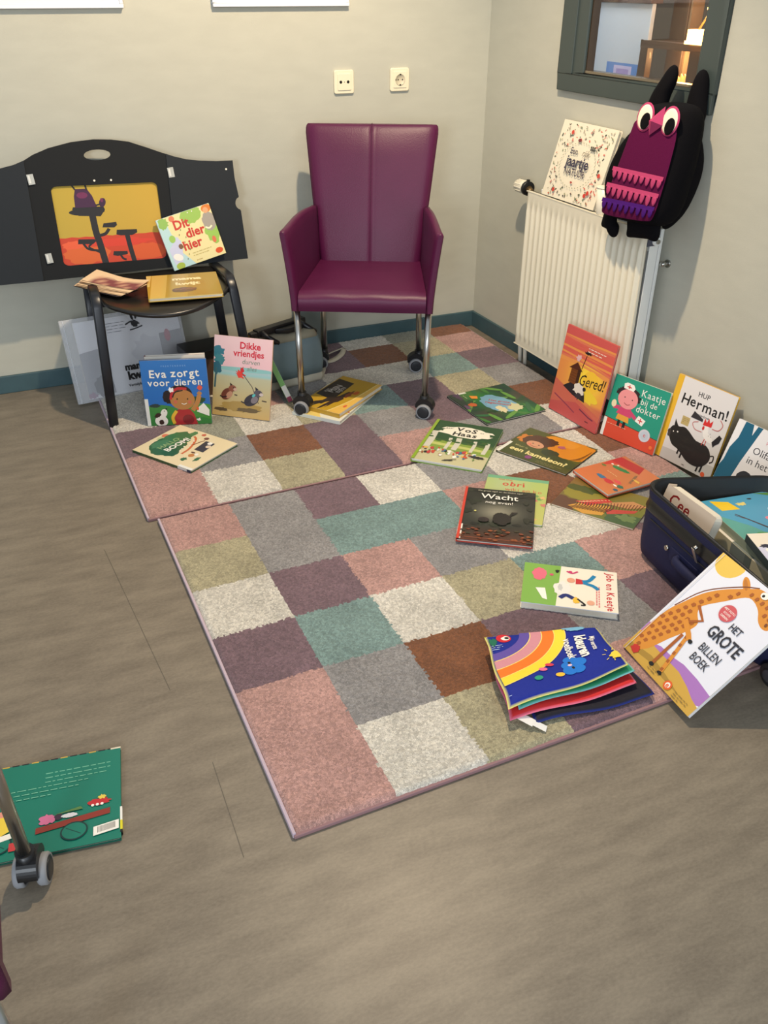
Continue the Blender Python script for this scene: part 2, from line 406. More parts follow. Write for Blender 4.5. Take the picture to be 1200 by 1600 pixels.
fm3 = nt.nodes.new('ShaderNodeMath'); fm3.operation = 'MULTIPLY_ADD'; fm3.inputs[1].default_value = 0.4; fm3.inputs[2].default_value = 0.03; nt.links.new(fm2.outputs[0], fm3.inputs[0]); nt.links.new(fm3.outputs[0], mixn.inputs[0]); nt.links.new(tr.outputs[0], mixn.inputs[1]); nt.links.new(gl.outputs[0], mixn.inputs[2]); nt.links.new(mixn.outputs[0], nt.nodes['Material Output'].inputs[0])
mb = MB(); mb.box((H0, -0.020, HZ0 + 0.012), (H1, -0.016, HZ1), g); mb.build('window_pane', W)

# the next room seen through it
dark_room = mat('next_room_wall', (96, 78, 60), 0.8)
mb = MB(); mb.box((-1.6, -2.0, 0), (2.4, -1.9, 2.7), dark_room, mx=RW); struct(mb.build('wall_next_room'))
t = thing('projection_board', 'pale board seen through the window in the right wall', 'board', mw=RW @ Matrix.Translation((-0.2, -0.62, 0)))
m0 = RW @ Matrix.Translation((-0.2, -0.62, 0))
mb = MB(); mb.box((-0.4, 0, 1.03), (0.447, 0.02, 1.318), mat('pale_board', (205, 212, 218), 0.5, bump=0.4, bscale=40)); mb.build('board_panel', t, bevel=0.003)
mb = MB(); mb.box((-0.4, -0.03, 1.318), (0.447, 0.03, 1.75), mat('brown_beam', (84, 60, 44), 0.6)); mb.build('top_beam', t)
mb = MB(); a = Art(0.225, 0.055); a.base(lambda u, v: (96, 142, 208), 1, 1); a.P((205, 196, 232), (0.22, 0), (0.22, 0.82), (0.74, 0.82), (0.74, 0)); a.P((168, 150, 206), (0.3, 0), (0.3, 0.6), (0.66, 0.6), (0.66, 0))
a.emit(mb, 0, T=lambda p: (0.205 + p[0], 0.0215 + p[2], 1.043 + p[1])); tag(mb.build('poster', fixn=False), 'small blue poster with a lilac picture on the pale board', 'poster').matrix_world = m0
t = thing('timber_post', 'brown timber post behind the window glass', 'post', mw=RW @ Matrix.Translation((0.24, -0.79, 0)))
mb = MB(); mb.box((-0.045, -0.04, 0), (0.05, 0.04, 2.6), mat('post_wood', (92, 72, 54), 0.5, var=0.15, vscale=8, stretch=(6, 6, 1))); mb.build('post', t, bevel=0.004)
mb = MB(); mb.box((0.05, -0.03, 0), (0.06, 0.03, 2.6), mat('post_edge', (150, 128, 100), 0.5)); mb.build('edge_strip', t)
cm = RW @ Matrix.Translation((0.41, -0.70, 0))
t = thing('glass_cabinet', 'brown cabinet with a warmly lit glass front behind the window', 'cabinet', mw=cm)
cab_m = mat('cabinet_wood', (78, 56, 38), 0.5)
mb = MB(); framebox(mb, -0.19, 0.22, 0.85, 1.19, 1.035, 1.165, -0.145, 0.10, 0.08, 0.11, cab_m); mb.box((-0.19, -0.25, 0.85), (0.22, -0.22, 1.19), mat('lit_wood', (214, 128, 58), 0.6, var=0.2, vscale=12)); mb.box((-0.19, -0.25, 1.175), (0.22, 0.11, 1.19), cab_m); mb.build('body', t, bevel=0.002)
mb = MB(); mb.box((-0.145, 0.09, 1.035), (0.10, 0.093, 1.165), g); mb.build('glass_door', t)
mb = MB(); rng = random.Random(3)
for k in range(9):
    x = -0.08 + k * 0.02; hh = rng.uniform(0.02, 0.055); mb.tube([(x, 0.02, 1.03), (x + 0.006, 0.02, 1.03 + hh * .5), (x - 0.004, 0.02, 1.035 + hh)], [0.011, 0.012, 0.002], mat('candle_glass', (255, 170, 70), 0.3, emit=(255, 176, 84), estr=1.1), 8)
mb.build('candle_row', t)
cl = light('cabinet_lamp', 'POINT', rw(0.38, -0.72, 1.13), 1.6, (1.0, 0.58, 0.25), 0.02)
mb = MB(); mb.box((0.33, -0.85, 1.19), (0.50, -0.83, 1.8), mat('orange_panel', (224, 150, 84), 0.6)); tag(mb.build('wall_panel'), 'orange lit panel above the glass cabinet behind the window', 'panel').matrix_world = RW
lm = RW @ Matrix.Translation((0.548, -0.6, 1.19))
t = thing('table_lantern', 'small glowing lantern on the cabinet behind the window', 'lantern', mw=lm)
glow = mat('lantern_glow', (255, 214, 140), 0.3, emit=(255, 190, 100), estr=5)
mb = MB(); mb.box((-0.045, -0.03, 0.012), (0.045, 0.03, 0.018), glow); mb.box((-0.045, -0.03, 0.044), (0.045, 0.03, 0.05), glow)
for x in (-0.043, 0, 0.043): mb.box((x - 0.003, -0.03, 0.012), (x + 0.003, 0.03, 0.05), glow)
mb.build('lit_cage', t)
mb = MB(); mb.box((-0.05, -0.035, 0), (0.05, 0.035, 0.012), glow); mb.cyl((-0.02, 0, 0.05), (0.035, 0, 0.125), 0.004, brass_m); mb.build('stand', t)
mb = MB(); mb.cyl((0.02, 0, 0.115), (0.05, 0, 0.14), 0.012, glow); mb.build('bulb', t)
light('lantern_light', 'POINT', rw(0.548, -0.55, 1.30), 1.6, (1.0, 0.62, 0.28), 0.03)
light('next_room_light', 'AREA', rw(0.1, -0.2, 2.3), 16, (0.9, 0.95, 1.0), 0.5, target=rw(0.0, -0.6, 1.2))

# sockets on the back wall
def socket(x, z, kind, label):
    w, h = 0.081, 0.083; m = frame((x, CY, z), Vector((1, 0, 0)), Vector((0, 0, 1)), Vector((0, -1, 0)))
    t = thing('wall_socket', label, 'socket', mw=m)
    sm = mat('socket_cream', (236, 226, 198), 0.35)
    mb = MB(); mb.prism(roundrect(w, h, 0.008), 0, 0.010, sm); mb.build('surround', t, bevel=0.003)
    mb = MB(); mb.prism(roundrect(w * 0.68, h * 0.7, 0.004), 0.010, 0.013, sm); o = mb.build('face_plate', t, bevel=0.001)
    d = MB()
    if kind == 'aerial':
        for dx in (-0.015, 0.015): d.cyl((dx, 0, 0.0125), (dx, 0, 0.0134), 0.0055, hole_m)
        d.cyl((0, 0, 0.0125), (0, 0, 0.0134), 0.0015, hole_m); d.build('connector_holes', t)
    else:
        n = 24; ro = [(0.019 * math.cos(2 * math.pi * k / n), 0.019 * math.sin(2 * math.pi * k / n)) for k in range(n)]
        rings = [[Vector((p[0] * q, p[1] * q, zz)) for p in ro] for q, zz in ((1.12, 0.013), (1.1, 0.0145), (1.0, 0.0145), (0.98, 0.0135), (0.01, 0.0132))]
        d.loft(rings, mat('socket_shadow', (206, 196, 168), 0.5)); d.build('socket_well', t)
        e = MB()
        for dx in (-0.009, 0.009): e.cyl((dx, 0, 0.0135), (dx, 0, 0.0142), 0.0026, hole_m)
        for dy in (-0.0185, 0.0185): e.box((-0.003, dy - 0.0025, 0.0145), (0.003, dy + 0.0025, 0.0152), hole_m)
        e.box((-0.0205, -0.003, 0.0145), (-0.0175, 0.003, 0.0152), hole_m); e.build('pin_holes', t)
socket(1.303, 1.059, 'aerial', 'cream wall socket with two round black holes, left of the pair')
socket(1.538, 1.060, 'power', 'cream earthed power socket with a round recess, right of the pair')

# two pictures on the back wall, only their lower edges are in view
for x0, x1, z, lab, band in ((-0.35, 0.507, 1.311, 'white framed picture above the black theatre panel, left of the pair', True), (0.815, 1.326, 1.312, 'white framed picture high above the purple armchair', False)):
    m = frame((x0, CY, z), Vector((1, 0, 0)), Vector((0, 0, 1)), Vector((0, -1, 0))); t = thing('framed_picture', lab, 'picture', mw=m, group='framed pictures on the back wall')
    w = x1 - x0; fm = mat('white_frame', (236, 236, 240), 0.4); h = 0.6
    mb = MB(); t_ = 0.012
    for lo, hi in (((0, 0, 0), (w, t_, 0.02)), ((0, h - t_, 0), (w, h, 0.02)), ((0, t_, 0), (t_, h - t_, 0.02)), ((w - t_, t_, 0), (w, h - t_, 0.02))): mb.box(lo, hi, fm)
    mb.build('frame', t, bevel=0.002)
    mb = MB(); mb.box((t_, t_, 0.002), (w - t_, h - t_, 0.014), mat('picture_mount', (238, 236, 232), 0.5)); mb.build('mount', t)
    mb = MB(); a = Art(w - 0.14, h - 0.14); a.base(lambda u, v: (214, 208, 222), 1, 1); a.B((176, 160, 196), 0.5, 0.5, 0.3); a.emit(mb, 0.0145, T=lambda p: (p[0] + 0.07, p[1] + 0.07, p[2])); mb.build('print', t, fixn=False)
    if band: mb = MB(); mb.box((w - 0.075, 0.014, 0.0141), (w - 0.045, 0.05, 0.0146), mat('lilac_tag', (216, 214, 228), 0.5)); mb.build('corner_tag', t)

# ------------------------------------------------------------------ rugs
PK, CR, OL, GY, PU, TE, BR = (180, 141, 133), (206, 201, 190), (168, 160, 130), (142, 139, 138), (118, 95, 102), (120, 144, 140), (126, 80, 50)
SG = (146, 146, 130)
def rug(label, ox, oy, cw, ch, nx, ny, cells, thick, rot, seed, lastrow=1.0, lastcol=1.0):
    """cells[j][i]: j rows from the near edge"""
    W_, D_ = (nx - 1 + lastcol) * cw, (ny - 1 + lastrow) * ch
    m = Matrix.Translation((ox, oy, 0)) @ Matrix.Rotation(rot, 4, 'Z'); t = thing('patchwork_rug', label, 'rug', mw=m, group='patchwork rugs')
    st = 0.005; NX, NY = int(W_ / st), int(D_ / st); rng = random.Random(seed)
    v = []; jit = [[(rng.uniform(-.0014, .0014), rng.uniform(-.0014, .0014)) for _ in range(NX + 1)] for _ in range(NY + 1)]
    for j in range(NY + 1):
        for i in range(NX + 1):
            x, y = i * W_ / NX, j * D_ / NY; e = min(x, W_ - x, y, D_ - y); z = thick - 0.010 * max(0, 1 - e / 0.014) ** 2
            z += 0.0016 * noise.noise(Vector((x * 9, y * 9, seed))) + rng.uniform(-0.0014, 0.0014)
            v.append((x + (rng.uniform(-.0015, .0015) if 0 < i < NX else rng.uniform(-.002, .002)), y + (rng.uniform(-.0015, .0015) if 0 < j < NY else 0), z))
    f = []; fc = []
    for j in range(NY):
        for i in range(NX):
            a = j * (NX + 1) + i; f.append((a, a + 1, a + NX + 2, a + NX + 1))
            x = (i + .5) * W_ / NX + jit[j][i][0]; y = (j + .5) * D_ / NY + jit[j][i][1]
            ci = min(nx - 1, max(0, int(x / cw))); cj = min(ny - 1, max(0, int(y / ch))); c = cells[cj][ci]; k = 1 + rng.uniform(-.10, .10)
            # a shadowy carved line between patches
            fx = abs(x / cw - round(x / cw)) * cw; fy = abs(y / ch - round(y / ch)) * ch
            same_x = 0 < round(x / cw) < nx and cells[cj][min(nx - 1, round(x / cw))] == cells[cj][round(x / cw) - 1]
            fc.append(tuple(q * k for q in c))
    me = bpy.data.meshes.new('pile'); me.from_pydata(v, [], f); me.materials.append(PILE)
    at = me.color_attributes.new('Col', 'FLOAT_COLOR', 'CORNER'); buf = []
    for c in fc: buf += list(lin(c)) * 4
    at.data.foreach_set('color', buf); me.polygons.foreach_set('use_smooth', [True] * len(f))
    o = bpy.data.objects.new('pile', me); col.objects.link(o); o.parent = t
    bind = mat('rug_binding', (150, 116, 118), 0.9, bump=0.6, bscale=600); mb = MB()
    mb.box((-0.002, -0.004, 0.0006), (W_ + 0.002, 0.004, thick * 0.55), bind); mb.box((-0.002, D_ - 0.004, 0.0006), (W_ + 0.002, D_ + 0.002, thick * 0.55), bind)
    sd = mat('rug_side', (196, 178, 190), 0.95, bump=0.8, bscale=500)
    mb.box((-0.004, 0, 0.0006), (0.003, D_, thick * 0.78), sd); mb.box((W_ - 0.004, 0, 0.0006), (W_ + 0.002, D_, thick * 0.6), sd)
    mb.box((0, 0, 0.0006), (W_, D_, 0.004), sd); mb.build('binding', t, bevel=0.0015)
RROT = math.radians(1.417)
def fr_(x, y): return (math.cos(RROT) * x - math.sin(RROT) * y, math.sin(RROT) * x + math.cos(RROT) * y)
ox, oy = fr_(0.2925, 1.0472)
rug('patchwork rug in front, bare at its near edge, with the cloth book on it', ox, oy, 0.2138, 0.2059, 8, 6, [
    [PK, CR, OL, PU, PK, PK, GY, CR],
    [PK, GY, BR, PU, GY, PU, OL, PK],
    [PU, TE, CR, OL, TE, PK, PU, GY],
    [CR, PU, PK, GY, CR, CR, GY, TE],
    [OL, GY, TE, TE, PK, BR, CR, PK],
    [PK, GY, PU, CR, GY, CR, CR, BR]], 0.017, RROT, 5, lastcol=0.72)
ox, oy = fr_(0.265, 2.297)
rug('patchwork rug at the back, lying under the purple armchair', ox, oy, 0.2132, 0.2035, 8, 6, [
    [PK, CR, OL, PU, PK, GY, GY, CR],
    [PK, GY, BR, PU, GY, PU, PU, BR],
    [PU, SG, CR, OL, TE, PU, OL, GY],
    [CR, CR, PK, GY, CR, CR, TE, PU],
    [CR, GY, SG, TE, PU, BR, OL, PK],
    [GY, CR, PU, SG, PU, CR, SG, BR]], 0.017, RROT, 9, lastrow=0.62, lastcol=0.96)

# ------------------------------------------------------------------ armchairs on castors
def bx(cx, cy, hw, hd, r, z, n=4): return [Vector((cx + p[0], cy + p[1], z)) for p in roundrect(hw * 2, hd * 2, r, n)]
def armchair(mw, label):
    t = thing('armchair', label, 'armchair', mw=mw, group='purple leather armchairs on castors')
    # backrest: slab that leans back and widens upwards, split by a centre seam
    for_z = [(0.40, 0.417, 0.188, 0.030), (0.45, 0.425, 0.192, 0.031), (0.53, 0.440, 0.203, 0.029), (0.62, 0.460, 0.215, 0.027), (0.72, 0.487, 0.227, 0.025), (0.82, 0.515, 0.238, 0.023), (0.895, 0.538, 0.2465, 0.021), (0.910, 0.543, 0.2465, 0.019), (0.919, 0.546, 0.2445, 0.017)]
    def slab(side):
        rings = []
        for z, yc, hw, hd in for_z:
            ring = []; N = 14
            xs = [hw * k / N for k in range(N + 1)]
            def dep(x): return 0.008 * (1 - (x / hw) ** 2) * (1 if z < 0.9 else 0.5) - 0.0022 * math.exp(-(x / 0.010) ** 2)
            for x in xs: ring.append(Vector((x, yc - hd - dep(x) + 0.014 * max(0, (x / hw - 0.86) / 0.14) ** 2, z)))
            for x in reversed(xs): ring.append(Vector((x, yc + hd - 0.010 * max(0, (x / hw - 0.86) / 0.14) ** 2, z)))
            ring = [Vector((p.x * side, p.y, p.z)) for p in ring]
            rings.append(ring if side > 0 else list(reversed(ring)))
        last = rings[-1]; cy = sum(p.y for p in last) / len(last)
        rings.append([Vector((p.x * 0.978, cy + (p.y - cy) * 0.6, p.z + 0.006)) for p in last])
        return rings
    mb = MB()
    for sd in (1, -1): mb.loft(slab(sd), leather_m)
    mb.build('backrest', t)
    mb = MB()   # stitched seam down the middle of the backrest and over its top
    pts = [(0, yc - hd - 0.0058, z) for z, yc, hw, hd in for_z] + [(0, 0.528, 0.928), (0, 0.560, 0.927)]
    mb.tube(pts, 0.0011, mat('seam_leather', (66, 18, 48), 0.5), 6); mb.build('centre_seam', t)
    # arms: flared panels running from the backrest to the front
    for sd, nm in ((1, 'r'), (-1, 'l')):
        rings = []; K = 14
        for k in range(K + 1):
            q = k / K; y = -0.022 + q * 0.455
            out_b, out_t = 0.246 - 0.028 * q, 0.274 - 0.047 * q ** 0.8; zt = 0.671 + 0.016 * math.sin(math.pi * min(1, q * 1.05)) - 0.014 * q; th = 0.025 + 0.002 * q
            zb = 0.396; ring = []; M = 9
            for j in range(M + 1): zz = zb + (zt - 0.010 - zb) * j / M; e = j / M; ring.append(Vector((out_b + (out_t - out_b) * e ** 1.35, y, zz)))
            ring += [Vector((out_t - 0.004, y, zt - 0.002)), Vector((out_t - th * 0.5, y, zt)), Vector((out_t - th + 0.004, y, zt - 0.002))]
            for j in range(M, -1, -1): zz = zb + (zt - 0.010 - zb) * j / M; e = j / M; ring.append(Vector((out_b + (out_t - out_b) * e ** 1.35 - th, y, zz)))
            rings.append([Vector((p.x * sd, p.y, p.z)) for p in ring])
        fr0 = rings[0]; c = sum(fr0, Vector()) / len(fr0)
        rings.insert(0, [Vector((c.x + (p.x - c.x) * 1.0, p.y - 0.0, p.z)) for p in fr0])
        for p in rings[0]: p.y -= 0.003; p.x = p.x - sd * 0.0
        rings[0] = [Vector((p.x + ((0.236 + 0.03 * max(0, (p.z - 0.4) / 0.27) ** 1.35) * sd - p.x) * 0.45, p.y - 0.005, p.z + (0.53 - p.z) * 0.025)) for p in rings[0]]
        for p in rings[1]: p.y += 0.002
        mb = MB(); mb.loft(rings, leather_m); mb.build('armrest', t)
    # seat: box apron with a crowned cushion top
    mb = MB(); NX, NY = 22, 18; g_ = []
    def hwid(y): return 0.2215 - 0.03 * max(0, y) / 0.42
    for j in range(NY + 1):
        y = -0.02 + 0.435 * j / NY
        for i in range(NX + 1):
            u = -1 + 2 * i / NX; x = u * hwid(y); fr = min(1, (y + 0.02) / 0.03); z = 0.447 + 0.012 * math.sqrt(max(0, 1 - (1 - fr) ** 2)) + 0.010 * (1 - u ** 4) * math.sin(math.pi * min(1, (y + 0.06) / 0.48)) + 0.002 * math.sin(9 * u) * (1 - fr)
            bulge = 0.0
            g_.append(Vector((x, y, z)))
    f = [(j * (NX + 1) + i, j * (NX + 1) + i + 1, (j + 1) * (NX + 1) + i + 1, (j + 1) * (NX + 1) + i) for j in range(NY) for i in range(NX)]
    mb.add(g_, f, leather_m, smooth=True)
    fr = [[Vector((-0.2215 + 0.443 * i / NX, -0.020 - 0.006 * math.sin(math.pi * k / 4) * 1.0, z)) for i in range(NX + 1)] for k, z in enumerate((0.447, 0.437, 0.424, 0.410, 0.397))]
    for i, p in enumerate(fr[0]): p.z = g_[i].z; p.y = g_[i].y
    vv = [p for r in fr for p in r]; mb.add(vv, [(k * (NX + 1) + i, (k + 1) * (NX + 1) + i, (k + 1) * (NX + 1) + i + 1, k * (NX + 1) + i + 1) for k in range(4) for i in range(NX)], leather_m, smooth=True)
    mb.box((-0.2215, -0.018, 0.396), (0.2215, 0.43, 0.402), leather_m)
    mb.build('seat', t)
    # legs with their castors
    for lx, ly, bxx, by in ((-0.232, 0.0, -0.226, -0.008), (0.232, 0.0, 0.226, -0.008), (-0.190, 0.43, -0.196, 0.44), (0.190, 0.43, 0.196, 0.44)):
        mb = MB(); mb.cyl((lx * 0.995, ly, 0.40), (bxx, by, 0.072), 0.0115, steel_m, 18); leg = mb.build('leg', t)
        base = Vector((bxx, by, 0))
        sw = Vector((-0.012, -0.006, 0)) if ly > 0.2 else Vector((0.003, -0.004, 0))
        R = Matrix.Translation(base + sw) @ Matrix.Rotation(math.radians(-14 if ly < 0.2 else 6), 4, 'Z')
        mb = MB(); n = 20      # hood over both wheels
        for x0, x1 in ((-0.0045, 0.0045),):
            arc = [(0.0295 * math.cos(math.radians(a)), 0.045 + 0.0295 * math.sin(math.radians(a))) for a in range(-20, 201, 11)]
        prof = [(0.034 * math.cos(math.radians(a)), 0.046 + 0.032 * math.sin(math.radians(a))) for a in range(-10, 191, 10)]
        lo = [R @ Vector((p[0], -0.016, p[1])) for p in prof]; hi = [R @ Vector((p[0], 0.018, p[1])) for p in prof]; L = len(prof)
        mb.add(lo + hi, [tuple(range(L)), tuple(reversed(range(L, 2 * L)))] + [(k, (k + 1) % L, L + (k + 1) % L, L + k) for k in range(L)], black_m)
        mb.cyl(base + Vector((0, 0, 0.05)), base + Vector((0, 0, 0.088)), 0.017, black_m)
        ca = mb.build('castor', leg)
        for yy in (-0.0195, 0.0215):
            def ring(r0, w): return [R @ Vector((r0 * math.cos(2 * math.pi * k / 24), w, 0.0290 + r0 * math.sin(2 * math.pi * k / 24))) for k in range(24)]
            mbw = mb = MB(); a, b2 = yy - 0.008, yy + 0.008
            mb.loft([ring(0.022, a), ring(0.022, a - 0.001), ring(0.0265, a - 0.001), ring(0.0290, a + 0.003), ring(0.0290, b2 - 0.003), ring(0.0265, b2 + 0.001), ring(0.022, b2 + 0.001), ring(0.022, b2)], tyre_m)
            mb.loft([ring(0.0222, a - 0.0012), ring(0.018, a - 0.003), ring(0.004, a - 0.003)], mat('castor_hub', (34, 38, 44), 0.4)); mb.loft([ring(0.0222, b2 + 0.0012), ring(0.004, b2 + 0.003)], mat('castor_hub', (34, 38, 44), 0.4))
            mb.build('castor_wheel', leg)
    return t
A1 = Matrix.Translation((1.076, 2.729, 0.0155)) @ Matrix.Rotation(math.radians(-26), 4, 'Z')
chair = armchair(A1, 'purple leather armchair standing on the back rug before the grey wall')
def dup(root, mw, label):
    r = root.copy(); col.objects.link(r); r.matrix_world = mw; r['label'] = label
    for ch in list(root.children):
        c = ch.copy(); col.objects.link(c); c.parent = r
        for gch in list(ch.children): d = gch.copy(); col.objects.link(d); d.parent = c
    return r
dup(chair, Matrix.Translation((-0.207, 0.922, 0.0)) @ Matrix.Rotation(math.radians(90), 4, 'Z'), 'purple armchair at the left edge of the photo, mostly out of view')

# ------------------------------------------------------------------ black stacking chair under the theatre
C0 = Matrix.Translation((0.44, 3.12, 0.0))
t = thing('stacking_chair', 'black stacking chair with a curved plywood seat carrying the black theatre', 'chair', mw=C0)
FL, FR, RL, RR = Vector((0.203, 2.985, 0.0)), Vector((0.745, 3.02, 0.0175)), Vector((0.215, 3.40, 0.0)), Vector((0.735, 3.40, 0.0175))
def flatbar(mb, pts, w, d, m):
    pts = [Vector(p) for p in pts]; rings = []
    for i, p in enumerate(pts):
        tt = (pts[min(i + 1, len(pts) - 1)] - pts[max(i - 1, 0)]).normalized(); x = Vector((1, 0, 0)); x = (x - tt * x.dot(tt)).normalized(); y = tt.cross(x)
        rings.append([p + x * q[0] + y * q[1] for q in roundrect(w, d, min(w, d) * 0.35, 3)])
    mb.loft(rings, m)
for foot, top, rear in ((FL, Vector((0.222, 3.04, 0.462)), Vector((0.232, 3.36, 0.452))), (FR, Vector((0.700, 3.06, 0.462)), Vector((0.700, 3.36, 0.452)))):
    mb = MB(); d = (top - foot)
    pts = [foot, foot + d * 0.5, foot + d * 0.93, top + Vector((0, 0.008, -0.004)), top + Vector((0, 0.035, 0.012)), top + (rear - top) * 0.5 + Vector((0, 0, 0.008)), rear]
    flatbar(mb, pts, 0.034, 0.020, blackmetal_m); mb.build('front_leg', t, world=C0)
for foot, tp, top in ((RL, Vector((0.222, 3.33, 0.44)), Vector((0.235, 3.435, 0.80))), (RR, Vector((0.688, 3.33, 0.44)), Vector((0.688, 3.435, 0.80)))):
    mb = MB(); flatbar(mb, [foot, foot + (tp - foot) * 0.5, tp], 0.036, 0.022, blackmetal_m); mb.build('rear_leg', t, world=C0)
# seat shell: rounded front edge curling down
mb = MB(); out = smooth_closed([(0.238, 3.08), (0.262, 2.985), (0.325, 2.905), (0.42, 2.872), (0.52, 2.882), (0.60, 2.93), (0.665, 3.01), (0.69, 3.09), (0.69, 3.25), (0.67, 3.335), (0.45, 3.35), (0.25, 3.335), (0.235, 3.22)], 5)
c = (0.462, 3.13); rings = []
seat_m = mat('black_ply', (30, 28, 28), 0.30, bump=0.06, bscale=80)
def seatz(x, y): return 0.452 - 0.016 * math.exp(-((x - c[0]) ** 2 + (y - 3.12) ** 2) / 0.02) - 0.014 * max(0, (2.96 - y) / 0.09) ** 2
for zoff, lst in ((0, [0.02, 0.3, 0.55, 0.75, 0.88, 0.96, 1.0]), (-0.012, [1.0, 0.96, 0.8, 0.4, 0.02])):
    for fq in lst:
        rings.append([Vector((c[0] + (p[0] - c[0]) * fq, c[1] + (p[1] - c[1]) * fq, seatz(c[0] + (p[0] - c[0]) * fq, c[1] + (p[1] - c[1]) * fq) + zoff)) for p in out])
mb.loft(rings, seat_m); mb.build('seat', t, world=C0)
mb = MB(); mb.cyl((0.235, 3.07, 0.433), (0.690, 3.07, 0.433), 0.009, blackmetal_m); mb.cyl((0.23, 3.30, 0.433), (0.690, 3.30, 0.433), 0.009, blackmetal_m); mb.build('seat_crossbar', t, world=C0)

# ------------------------------------------------------------------ storytelling theatre with its wings
kk = 0.2; up = Vector((0, kk, 1)).normalized(); nk = Vector((0, -1, kk)).normalized(); KM = frame((-0.076, 3.335, 0.462), Vector((1, 0, 0)), up, nk)
t = thing('paper_theatre', 'black three-winged storytelling theatre standing on the black chair against the wall', 'theatre', mw=KM)
def sheet(outer, holes, z0, z1, m):
    bm = bmesh.new()
    for loop in [outer] + holes:
        vs = [bm.verts.new((p[0], p[1], z0)) for p in loop]
        for i in range(len(vs)): bm.edges.new((vs[i], vs[(i + 1) % len(vs)]))
    bmesh.ops.triangle_fill(bm, use_beauty=True, use_dissolve=False, edges=bm.edges[:])
    # drop triangles inside holes
    def inside(p, L):
        k = False
        for i in range(len(L)):
            a, b = L[i], L[i - 1]
            if (a[1] > p[1]) != (b[1] > p[1]) and p[0] < (b[0] - a[0]) * (p[1] - a[1]) / (b[1] - a[1]) + a[0]: k = not k
        return k
    bad = [f for f in bm.faces if any(inside(f.calc_center_median(), h) for h in holes)]
    if bad: bmesh.ops.delete(bm, geom=bad, context='FACES')
    r = bmesh.ops.extrude_face_region(bm, geom=bm.faces[:]); 
    for e in r['geom']:
        if isinstance(e, bmesh.types.BMVert): e.co.z = z1
    bmesh.ops.recalc_face_normals(bm, faces=bm.faces)
    mb = MB(); bm.verts.index_update(); mb.add([v.co.copy() for v in bm.verts], [[v.index for v in f.verts] for f in bm.faces], m); bm.free(); return mb
arc = [(0.166, 0.404), (0.20, 0.421), (0.254, 0.439), (0.332, 0.454), (0.41, 0.459), (0.47, 0.455), (0.529, 0.445), (0.585, 0.424), (0.630, 0.406), (0.654, 0.397)]
cen = [(0.150, 0.0)] + arc + [(0.634, 0.0)]
hole = [(0.414 + 0.046 * math.cos(math.radians(a)), 0.408 + 0.0175 * math.sin(math.radians(a))) for a in range(0, 360, 15)]
def warp(u, v):   # theatre opening corners
    q = ((0.230, 0.044), (0.600, 0.036), (0.606, 0.304), (0.236, 0.314)); return tuple((1 - v) * ((1 - u) * q[0][k] + u * q[1][k]) + v * ((1 - u) * q[3][k] + u * q[2][k]) for k in (0, 1))
opn = [warp(0.5 + p[0], 0.5 + p[1]) for p in roundrect(1, 1, 0.055, 4)]
sheet(cen, [hole, opn], 0, 0.006, board_m).build('centre_panel', t)
rw_ = [(0.634, 0.0), (0.654, 0.397), (0.680, 0.387), (0.725, 0.374), (0.772, 0.367), (0.835, 0.361), (0.897, 0.360), (0.896, 0.30), (0.903, 0.232)] + [(0.905 + 0.018 * math.cos(math.radians(a)) * -1, 0.207 + 0.022 * math.sin(math.radians(a))) for a in range(80, -81, -20)] + [(0.905, 0.18), (0.909, 0.003)]
wing_m = mat('black_board_wing', (30, 35, 40), 0.7, spec=0.35, bump=0.08, bscale=400)
o = sheet(rw_, [], 0.0062, 0.011, wing_m).build('right_wing', t)
lw_ = [(0.150, 0.0), (0.166, 0.404), (0.13, 0.392), (0.086, 0.384), (0.03, 0.372), (-0.03, 0.366), (-0.095, 0.364), (-0.095, 0.003)]
sheet(lw_, [], 0.0062, 0.011, wing_m).build('left_wing', t)
tape = mat('clear_tape', (176, 178, 172), 0.35)
for x, y, r in ((0.177, 0.342, 4), (0.662, 0.333, 4), (0.184, 0.076, 4), (0.640, 0.06, 3)):
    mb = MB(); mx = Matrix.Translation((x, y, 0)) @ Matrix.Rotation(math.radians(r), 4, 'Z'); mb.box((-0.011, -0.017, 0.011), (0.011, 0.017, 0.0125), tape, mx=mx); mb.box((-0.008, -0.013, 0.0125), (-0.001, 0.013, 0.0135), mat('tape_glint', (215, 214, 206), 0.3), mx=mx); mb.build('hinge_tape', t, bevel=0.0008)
for x, y, z in ((0.868, 0.331, 0.011), (0.388, 0.324, 0.006), (0.446, 0.322, 0.006)):
    mb = MB(); mb.cyl((x, y, z), (x, y, z + 0.0012), 0.0036, white_m, 12); mb.build('eyelet', t)
# the story card behind the opening
cm_ = KM
ct = thing('story_card', 'yellow and orange story card with dark trees showing in the theatre opening', 'card', mw=KM)
a = Art(0.40, 0.31, 3)
OR, YE, DK = (206, 84, 44), (190, 160, 62), (38, 38, 42)
a.base(lambda u, v: YE, 8, 8)
a.base(lambda u, v: (184 + 12 * u, 158, 64 - 6 * v), 6, 6); rng = random.Random(8)
hor = [(0.0, 0.36)] + [(k / 16, 0.355 + rng.uniform(-0.006, 0.008)) for k in range(1, 16)] + [(1, 0.375)]
a.P((198, 68, 44), *hor, (1, 0), (0, 0)); a.B((214, 100, 50), 0.25, 0.13, 0.22, 0.09); a.B((210, 90, 46), 0.8, 0.12, 0.18, 0.08); a.B((212, 66, 48), 0.55, 0.26, 0.3, 0.04); a.B((228, 96, 60), 0.12, 0.26, 0.10, 0.04)
a.S(DK, 0.062, (0.40, 0.0), (0.375, 0.25), (0.355, 0.40), (0.345, 0.62)); a.E(DK, 0.30, 0.665, 0.165, 0.035); a.P(DK, (0.17, 0.70), (0.22, 0.62), (0.42, 0.60), (0.47, 0.68), (0.46, 0.72), (0.18, 0.73))
